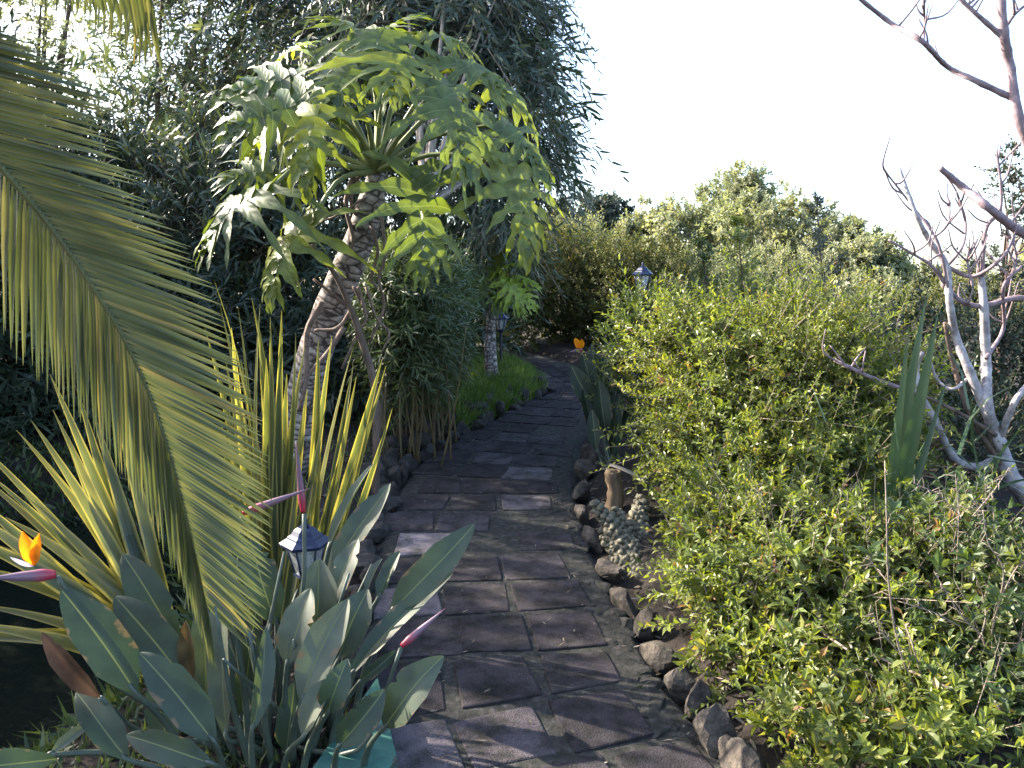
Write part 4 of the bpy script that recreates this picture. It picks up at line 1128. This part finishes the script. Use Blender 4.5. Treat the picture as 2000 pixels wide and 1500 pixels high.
# feathery upright shoots behind the big shrub
for px, py, by, Yd, mat, lab in [(1440, 430, 640, 7.0, 'shrub', 'tall pale green feathery shoot rising behind the big light green shrub'), (1595, 385, 640, 7.6, 'fardark', 'slim dark feathery shoot standing against the far trees'), (1370, 470, 640, 7.2, 'shrub2', 'mid green feathery shoot leaning left behind the big shrub')]:
    t, b_ = P(px, py, Yd), P(px + 15, by, Yd)
    base = np.array([b_[0], Yd, 0.]); base[2] = float(height(np.array(base[0]), np.array(base[1])))
    rt = thing('feathery_plant', lab, 'plant', base)
    tube_part('stem', [base, b_, t], [.02, .012, .003], M['bark'], rt, 6, 12)
    n = 70
    k = np.linspace(0, 1, n)[:, None]
    o = b_ * (1 - k) + t * k + rng.normal(0, .01, (n, 3))
    an_ = rng.random(n) * 6.28
    d = np.c_[np.cos(an_), np.sin(an_), np.full(n, .75)]
    L = (.42 * (1 - k[:, 0]) ** .8 + .04) * (.6 + .6 * rng.random(n))
    shoots(rt, o, d, L, 18, LONG, .055, .013, M[mat], M['twig'], 65, .12)
midb = [blob_px(1340, 660, 7.4, 100, 75, .6), blob_px(1480, 650, 7.2, 120, 80, .6), blob_px(1620, 680, 7.0, 120, 80, .6), blob_px(1265, 640, 5.9, 45, 55, .2), blob_px(1225, 740, 6.6, 25, 80, .25)]
bush('shrub', 'darker green feathery shrub between the big light green shrub and the far trees', 'shrub', (2.0, 7.3), midb, 1000, .28, 14, LONG, .06, .016, M['shrub'], M['twig'], up=.9, nst=8, r0=.02, shell=.5)
bush('shrub', 'small shaded shrub hiding the post of the garden lantern', 'shrub', (1.0, 5.95), [blob_px(1250, 645, 5.9, 40, 55, .2), blob_px(1240, 740, 5.9, 40, 80, .2)], 260, .2, 12, OVAL, .055, .022, M['shrub2'], M['twig'], up=.8, nst=5, r0=.012, shell=.2)
rb_ = [blob_px(1760, 700, 6.2, 120, 110, .5), blob_px(1900, 720, 6.4, 150, 130, .6), blob_px(1850, 850, 5.4, 180, 120, .5), blob_px(2050, 760, 6.0, 150, 180, .6)]
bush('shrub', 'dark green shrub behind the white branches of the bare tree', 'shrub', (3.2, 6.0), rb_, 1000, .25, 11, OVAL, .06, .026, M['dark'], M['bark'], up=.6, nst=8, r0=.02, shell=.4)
rb3 = [blob_px(1850, 980, 4.0, 150, 90, .4), blob_px(2000, 1060, 3.6, 120, 100, .4)]
bush('grassy_plant', 'tuft of long green strap leaves at the foot of the bare tree', 'plant', (2.15, 3.85), rb3, 14, .5, 5, BLADE, .45, .02, M['sword'], M['twig'], up=1.2, nst=2, r0=.008, shell=.1, twigs=False)

# ------------------------------------------------------------------ bare pale tree
YB = 4.4
bt = P(2020, 1000, YB); bt[2] = float(height(np.array(bt[0]), np.array(bt[1])))
bare = thing('bare_tree', 'leafless tree with knobbly white and pinkish branches on the far side of the shrubs', 'tree', bt)
BR = [('trunk', [(2012, 985), (1975, 930), (1950, 860), (1930, 800), (1926, 700), (1922, 600), (1915, 530)], [24, 20, 15, 13, 11, 7], 'whitebark'),
      ('branch', [(1960, 890), (1905, 912), (1860, 890), (1825, 820), (1795, 765), (1790, 720), (1800, 690)], [11, 10, 9, 6], 'whitebark'),
      ('branch', [(1955, 880), (1900, 740), (1868, 660), (1855, 590), (1848, 520), (1815, 470), (1790, 420), (1755, 325)], [13, 10, 8, 4], 'whitebark'),
      ('branch', [(1855, 590), (1850, 555), (1830, 470), (1780, 400), (1725, 330)], [6, 4, 2.5], 'pinkbark'), ('branch', [(1800, 770), (1720, 745), (1660, 718), (1630, 703)], [7, 6, 5], 'pinkbark'),
      ('branch', [(1840, 555), (1880, 590), (1920, 597), (1990, 582), (2060, 600)], [6, 8, 9], 'pinkbark'), ('branch', [(1735, 468), (1790, 500), (1820, 520), (1850, 560)], [3, 4, 6], 'pinkbark'),
      ('branch', [(1955, 850), (1985, 780), (2030, 730)], [9, 7], 'whitebark'), ('branch', [(1850, 520), (1880, 480), (1885, 430), (1868, 375)], [5, 4, 3], 'pinkbark'), ('branch', [(1918, 540), (1925, 450), (1955, 400), (1946, 288)], [6, 5, 3], 'pinkbark'),
      ('branch', [(1848, 520), (1900, 540), (1960, 500), (1990, 440)], [6, 5, 3], 'pinkbark'), ('branch', [(1815, 470), (1850, 440), (1856, 395)], [4, 3, 2], 'pinkbark'), ('branch', [(1975, 935), (1900, 820), (1862, 710), (1845, 630)], [9, 8, 5], 'bark'),
      ('branch', [(1780, 762), (1870, 805), (1945, 850)], [4, 6, 7], 'bark'), ('branch', [(1926, 700), (1960, 640), (1960, 560), (1995, 520)], [6, 5, 4], 'pinkbark'), ('branch', [(1900, 560), (1890, 510), (1902, 470)], [4, 3, 2], 'pinkbark'),
      ('branch', [(2012, 985), (2085, 860), (2110, 640), (2080, 470), (2030, 330), (1990, 230), (1972, 130), (1960, 60), (1950, -60)], [22, 19, 17, 15, 14, 13, 12], 'pinkbark'),
      ('branch', [(2085, 500), (2000, 458), (1930, 405), (1880, 365), (1836, 328)], [14, 12, 11, 8], 'pinkbark'), ('branch', [(1978, 192), (1900, 155), (1850, 130), (1800, 80), (1740, 45), (1665, -14)], [9, 7, 7, 5], 'pinkbark'),
      ('branch', [(1803, 82), (1806, 40), (1802, 8)], [4, 3, 3], 'pinkbark'), ('branch', [(1962, 75), (1910, 30), (1865, -12)], [8, 6, 5], 'pinkbark'), ('branch', [(1966, 50), (1985, 25), (2030, -10)], [5, 4, 3], 'pinkbark'),
      ('branch', [(1965, 560), (1985, 500), (1960, 430), (1952, 380)], [4, 3, 2], 'pinkbark'), ('branch', [(1890, 740), (1860, 760), (1830, 740), (1812, 690)], [5, 4, 3], 'whitebark')]
for nm, pl, rr, m in BR:
    d0 = YB + rng.normal(0, .03)
    pts = [P(x, y, d0 + (.05 * rng.normal() if 0 < k < len(pl) - 1 else 0)) for k, (x, y) in enumerate(pl)]
    if nm == 'trunk':
        pts = [bt - [0, 0, .05]] + pts
        rr = [26] + rr
    n = len(pl) * 7
    rad = np.interp(np.linspace(0, 1, n), np.linspace(0, 1, len(rr)), rr) * (.74 if m == 'whitebark' else .66) * d0 / F
    rad *= 1 + .13 * (np.sin(np.arange(n) * 1.55 + rng.random() * 6) > .75)
    tube_part(nm, pts, rad, M[m], bare, 9, n, .10)
    if m == 'pinkbark' and rr[0] < 10:
        sp = spline(pts, 30)
        for k in rng.choice(np.arange(8, 29), 5, replace=False):
            dv = unit(np.array([rng.normal(-.2, .7), rng.normal(0, .5), .8]))
            ln_ = .08 + .16 * rng.random()
            tube_part('twig', [sp[k], sp[k] + dv * ln_ * .5 + rng.normal(0, .012, 3), sp[k] + dv * ln_ + np.array([0, 0, .03])], [.006, .005, .003], M['pinkbark'], bare, 6, 8, .15)

# ------------------------------------------------------------------ bamboo and left thicket
def bamboo(px, py, seed_n, top_py, label, wpx):
    g = G(px, py, .1)
    base = np.array([g[0], g[1], float(height(np.array(g[0]), np.array(g[1])))])
    root = thing('bamboo_clump', label, 'bamboo', base)
    Yd = g[1]
    for k in range(seed_n):
        b_ = base + np.array([rng.normal(0, wpx * Yd / F * .5), rng.normal(0, .25), -.05])
        b_[2] = float(height(np.array(b_[0]), np.array(b_[1]))) - .04
        t = b_ + np.array([rng.normal(0, .12), rng.normal(0, .12), .7 + .5 * rng.random()])
        tube_part('cane', [b_, (b_ + t) / 2 + rng.normal(0, .02, 3), t], [.007 + .005 * rng.random(), .004], M['cane'], root, 5, 6)
    blobs = [blob_px(px, (top_py + py) / 2 - 60, Yd, wpx, (py - top_py) * .42, .45), blob_px(px - 5, top_py + 70, Yd, wpx * .95, 90, .45)]
    o, out = sample_blobs(blobs, 1900, .3)
    keep = o[:, 2] > base[2] + .30
    o, out = o[keep], out[keep]
    d = out * .6 + np.array([0, 0, .3]) + rng.normal(0, .4, (len(o), 3))
    shoots(root, o, d, .22 * (.6 + .8 * rng.random(len(o))), 11, LONG, .11, .013, M['bamboo'], M['cane'], 50, .5, .0015)
    return root
bamboo(800, 868, 30, 500, 'dense bamboo clump with thin tan canes rising behind the left stone edging', 75)
bamboo(850, 832, 24, 490, 'dense bamboo clump with reddish canes next to the small grassy verge', 38)
# tall narrow-leaved trees
def tree(name, label, base_xy, blobs, limbs, nsh, sl, nl, tmpl, ll, lw, mat, bark, r0, up, droop, clump=6, shell=.3, group=None, twr=.004, spread=45, twigs=True, tpts=None):
    bz = float(height(np.array(base_xy[0]), np.array(base_xy[1])))
    base = np.array([base_xy[0], base_xy[1], bz])
    root = thing(name, label, 'tree', base, group)
    cen = np.mean([b[0] for b in blobs], 0)
    fork = np.array([base[0] * .6 + cen[0] * .4, base[1] * .6 + cen[1] * .4, bz + .55 * (cen[2] - bz)])
    if tpts is not None:
        fork = np.array(tpts[-1])
    tr = tube_part('trunk', [base - [0, 0, .1]] + (tpts or [base * .5 + fork * .5 + rng.normal(0, r0, 3), fork]), [r0, r0 * .85, r0 * .7], bark, root, 9, 12, .08)
    pts, _ = sample_blobs(blobs, limbs, .3)
    for p in pts:
        tube_part('limb', [fork - (fork - base) * .06, fork * .5 + p * .5 + rng.normal(0, .1, 3), p], [r0 * .55, r0 * .3, r0 * .08], bark, root, 6, 9)
    c, out = sample_blobs(blobs, max(4, nsh // clump), shell)
    k = rng.integers(0, len(c), nsh)
    s_ = np.mean([b[1].mean() for b in blobs]) * .16
    o = c[k] + rng.normal(0, s_, (nsh, 3))
    d = unit(out[k] + rng.normal(0, .5, (nsh, 3))) + np.array([0, 0, up])
    keep = o[:, 2] > height(o[:, 0], o[:, 1]) + .08
    shoots(root, o[keep], d[keep], sl * (.6 + .8 * rng.random(keep.sum())), nl, tmpl, ll, lw, mat, bark, spread, droop, twr, twigs=twigs)
    return root
tree('narrow_leaved_tree', 'tall willowy tree with drooping narrow blue-green leaves behind the big philodendron', (P(738, 800, 6.3)[0], 6.3),
     [blob_px(760, 130, 9.3, 250, 220, 1.3), blob_px(950, 180, 9.0, 150, 240, 1.0), blob_px(1020, 200, 9.0, 80, 150, .8), blob_px(860, -70, 9.3, 250, 150, 1.3), blob_px(960, 400, 9.0, 100, 110, .8), blob_px(930, 20, 9.0, 90, 110, .8)],
     16, 3300, .42, 11, LONG, .165, .026, M['willow'], M['paletrunk'], .052, -.1, .75, 7, tpts=[P(752, 740, 6.2), P(778, 650, 6.1), P(806, 560, 6.2), P(822, 480, 6.6), P(835, 380, 7.2)])
tree('narrow_leaved_tree', 'tall dark narrow-leaved tree filling the sky beside the palm fronds', (-4.6, 9.6),
     [blob_px(520, 60, 10.5, 270, 200, 1.5), blob_px(380, 250, 9.8, 200, 130, 1.2), blob_px(600, 260, 10.2, 240, 200, 1.3), blob_px(480, -90, 10.5, 260, 120, 1.5), blob_px(220, 260, 9.2, 110, 60, .9)],
     14, 3000, .42, 11, LONG, .165, .026, M['willow'], M['bark'], .12, .2, .5, 7)
tree('oleander_bush', 'dark oleander-like bush with narrow leaves behind the big palm frond', (-3.7, 7.6),
     [blob_px(300, 400, 8.2, 210, 150, .9), blob_px(470, 480, 8.0, 200, 200, .9), blob_px(620, 560, 8.2, 160, 200, .8), blob_px(150, 330, 8.4, 130, 90, .8)],
     12, 1500, .35, 10, LONG, .17, .03, M['willow'], M['bark'], .05, .8, .1, 6)
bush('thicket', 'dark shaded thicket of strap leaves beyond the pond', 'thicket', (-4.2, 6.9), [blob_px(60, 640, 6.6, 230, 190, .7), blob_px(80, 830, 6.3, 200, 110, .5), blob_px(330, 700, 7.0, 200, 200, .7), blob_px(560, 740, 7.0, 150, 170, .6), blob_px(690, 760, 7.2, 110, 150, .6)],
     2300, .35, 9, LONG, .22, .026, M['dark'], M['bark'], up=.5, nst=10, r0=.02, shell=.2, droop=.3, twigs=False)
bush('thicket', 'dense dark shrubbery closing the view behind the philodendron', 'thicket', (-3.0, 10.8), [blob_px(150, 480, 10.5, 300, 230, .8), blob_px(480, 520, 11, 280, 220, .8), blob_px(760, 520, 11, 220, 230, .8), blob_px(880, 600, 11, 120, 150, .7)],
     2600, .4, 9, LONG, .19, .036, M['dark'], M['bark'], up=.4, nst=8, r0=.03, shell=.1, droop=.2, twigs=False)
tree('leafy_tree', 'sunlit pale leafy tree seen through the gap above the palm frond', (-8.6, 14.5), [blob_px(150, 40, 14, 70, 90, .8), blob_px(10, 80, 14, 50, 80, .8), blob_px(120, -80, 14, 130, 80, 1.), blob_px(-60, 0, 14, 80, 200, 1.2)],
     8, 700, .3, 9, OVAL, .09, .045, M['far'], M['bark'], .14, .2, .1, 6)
tree('path_shade_shrub', 'big dark shrub added on the far pond bank to shade the path', (-5.6, 4.6), [(np.array([-5.3, 4.8, 1.7]), np.array([.9, 1.2, 1.6])), (np.array([-5.2, 6.2, 1.9]), np.array([.9, 1.1, 1.9])), (np.array([-4.9, 5.6, .6]), np.array([.9, 1.0, .7])), (np.array([-5.3, 7.9, 2.0]), np.array([.9, 1.2, 2.0]))],
     16, 4800, .3, 9, LONG, .16, .03, M['dark'], M['bark'], .05, .4, .1, 5)  # added shrub, mostly out of view, its height shaped to shade the path

# ------------------------------------------------------------------ hedge and far trees
bush('hedge_shrub', 'rounded olive hedge shrub with sunlit yellow top closing the end of the path', 'hedge', (1.0, 13.2), [blob_px(1090, 560, 13.0, 110, 110, .7), blob_px(1000, 560, 13.0, 70, 110, .6), blob_px(1060, 640, 12.9, 130, 60, .5)], 3600, .22, 10, OVAL, .06, .026, M['olive'], M['bark'], up=.7, nst=8, r0=.03, shell=.55)
bush('hedge_shrub', 'olive hedge shrub beside the dark bird of paradise at the end of the path', 'hedge', (2.3, 12.6), [blob_px(1200, 580, 12.5, 90, 110, .7), blob_px(1290, 580, 12.5, 90, 100, .7), blob_px(1200, 650, 12.4, 110, 50, .4)], 2600, .22, 10, OVAL, .06, .026, M['olive'], M['bark'], up=.7, nst=8, r0=.03, shell=.55)
bush('hedge_shrub', 'pale green shrub with upright tips poking above the olive hedge', 'hedge', (.9, 14.6), [blob_px(1060, 500, 14.5, 90, 55, .6), blob_px(1130, 490, 14.5, 60, 50, .6), blob_px(1000, 480, 14.5, 60, 60, .5)], 900, .34, 12, OVAL, .075, .03, M['far'], M['bark'], up=1.4, nst=6, r0=.03, shell=.5)
bush('hedge_shrub', 'shaded hedge shrub behind the small tree philodendron', 'hedge', (-.8, 12.4), [blob_px(930, 590, 12.2, 90, 140, .6), blob_px(870, 560, 12.2, 90, 160, .6)], 1300, .24, 10, OVAL, .07, .028, M['bamboo'], M['bark'], up=.5, nst=6, r0=.03, shell=.5)
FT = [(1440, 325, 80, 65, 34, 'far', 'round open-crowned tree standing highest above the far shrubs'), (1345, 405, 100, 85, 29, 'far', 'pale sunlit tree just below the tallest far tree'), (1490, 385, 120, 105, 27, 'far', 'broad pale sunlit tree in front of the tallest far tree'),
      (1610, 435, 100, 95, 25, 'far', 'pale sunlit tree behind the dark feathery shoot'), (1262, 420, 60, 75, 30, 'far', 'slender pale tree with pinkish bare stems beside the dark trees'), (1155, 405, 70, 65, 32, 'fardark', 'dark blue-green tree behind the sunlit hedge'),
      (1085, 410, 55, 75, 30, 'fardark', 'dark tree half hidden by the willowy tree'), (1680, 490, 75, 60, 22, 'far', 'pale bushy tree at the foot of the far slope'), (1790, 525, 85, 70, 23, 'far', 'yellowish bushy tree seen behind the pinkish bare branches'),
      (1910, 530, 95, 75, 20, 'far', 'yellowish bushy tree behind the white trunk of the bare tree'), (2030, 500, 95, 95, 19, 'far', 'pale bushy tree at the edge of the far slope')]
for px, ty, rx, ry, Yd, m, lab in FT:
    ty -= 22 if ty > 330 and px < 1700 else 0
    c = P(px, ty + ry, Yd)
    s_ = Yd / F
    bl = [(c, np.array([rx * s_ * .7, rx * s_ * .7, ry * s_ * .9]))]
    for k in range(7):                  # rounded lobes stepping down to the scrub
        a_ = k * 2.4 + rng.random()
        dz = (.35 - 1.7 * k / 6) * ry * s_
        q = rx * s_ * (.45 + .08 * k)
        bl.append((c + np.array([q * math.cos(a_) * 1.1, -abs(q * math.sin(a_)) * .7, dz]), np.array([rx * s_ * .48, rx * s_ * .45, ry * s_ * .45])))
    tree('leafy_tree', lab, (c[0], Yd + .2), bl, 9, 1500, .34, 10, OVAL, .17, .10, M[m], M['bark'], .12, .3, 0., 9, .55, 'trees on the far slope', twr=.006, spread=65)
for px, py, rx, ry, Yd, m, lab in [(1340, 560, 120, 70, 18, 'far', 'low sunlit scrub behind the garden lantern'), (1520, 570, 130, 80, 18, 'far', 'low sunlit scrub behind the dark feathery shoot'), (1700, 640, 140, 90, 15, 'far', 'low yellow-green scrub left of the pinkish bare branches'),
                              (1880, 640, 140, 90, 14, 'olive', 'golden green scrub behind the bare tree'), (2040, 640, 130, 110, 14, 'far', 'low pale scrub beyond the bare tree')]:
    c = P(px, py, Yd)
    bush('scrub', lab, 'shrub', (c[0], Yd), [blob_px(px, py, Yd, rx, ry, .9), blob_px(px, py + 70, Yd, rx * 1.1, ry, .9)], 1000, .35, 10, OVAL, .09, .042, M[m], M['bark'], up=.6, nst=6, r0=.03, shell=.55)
tree('dark_leaved_tree', 'dark purplish small-leaved tree beyond the bare tree', (5.6, 9.0), [blob_px(1985, 330, 8.5, 50, 90, .4), blob_px(1950, 520, 8.5, 90, 60, .4), blob_px(2060, 400, 8.5, 100, 160, .5), blob_px(1830, 560, 8.8, 50, 35, .3)],
     8, 380, .2, 8, OVAL, .055, .03, M['fardark'], M['bark'], .05, .3, 0., 6)

# ------------------------------------------------------------------ grass, ground cover, litter
def tuft(name, label, cat, region, n, L, W, mat, up=1.0):
    x, y = region(n)
    z = height(x, y)
    pos = np.stack([x, y, z - .01], 1)
    d = np.c_[rng.normal(0, .5, n), rng.normal(0, .5, n), np.full(n, up)]
    ln = L * (.5 + rng.random(n))
    o = cloud(name, BLADE, pos, d, rng.normal(0, 1, (n, 3)), W, ln, ln, mat, None)
    return tag(o, label, cat)
def reg_verge(n):
    y = 7.0 + 3.2 * rng.random(n)
    l, r = edges(y)
    x = l - .05 - np.abs(rng.normal(0, .45, n)) * np.clip((y - 6.7) / 1.2, .2, 1)
    return x, y
tuft('grass', 'bright green grass on the verge around the small tree philodendron', 'grass', reg_verge, 13000, .13, .010, M['grass'], 1.1)
def reg_pond(n):
    a = rng.random(n) * 6.28
    r = .72 + .36 * rng.random(n)
    return PONDC[0] + PONDR[0] * r * np.cos(a), PONDC[1] + PONDR[1] * r * np.sin(a)
tuft('ground_cover', 'dark green ground cover around the pond edge', 'ground cover', reg_pond, 9000, .13, .022, M['bamboo'], .6)
def reg_left(n):
    y = 3.0 + 4 * rng.random(n)
    l, r = edges(y)
    return l - .12 - 1.3 * rng.random(n) ** 1.5, y
tuft('ground_cover', 'scattered green weeds in the soil bed left of the path', 'ground cover', reg_left, 900, .09, .008, M['grass'], .8)
def litter(name, label, n, reg, zoff, sx, sy, mat):
    x, y = reg(n)
    pos = np.stack([x, y, zoff(x, y)], 1)
    a = rng.random(n) * 6.28
    d = np.c_[np.cos(a), np.sin(a), rng.normal(0, .08, n)]
    o = cloud(name, LONG, pos, d, np.c_[rng.normal(0, .2, (n, 2)), np.ones(n)], sx * (.5 + rng.random(n)), sy * (.4 + 1.2 * rng.random(n)), .01, mat, None)
    return tag(o, label, 'leaf litter')
def reg_beds(n):
    y = 2.2 + 7 * rng.random(n)
    l, r = edges(y)
    w = rng.random(n) ** 1.3 * 1.0
    return np.where(rng.random(n) < .5, l - .1 - w, r + .08 + w), y
litter('leaf_litter', 'dry fallen leaves scattered over the soil beds', 2600, reg_beds, lambda x, y: height(x, y) + .012, .012, .05, M['drygrass'])
def reg_path(n):
    y = 2.3 + 8 * rng.random(n)
    l, r = edges(y)
    return l + (r - l) * rng.random(n), y
litter('leaf_litter', 'few thin dry twigs and leaves lying on the path slabs', 330, reg_path, lambda x, y: 0 * x + .018, .006, .03, M['drygrass'])

def reg_strel(n):
    return -1.1 + .42 * rng.normal(0, 1, n), 2.15 + .35 * rng.normal(0, 1, n)
tuft('ground_cover', 'small dark weeds under the bird of paradise leaves', 'ground cover', lambda n: (lambda x, y: (np.minimum(x, edges(y)[0] - .05), y))(*reg_strel(n)), 1500, .08, .012, M['bamboo'], .7)
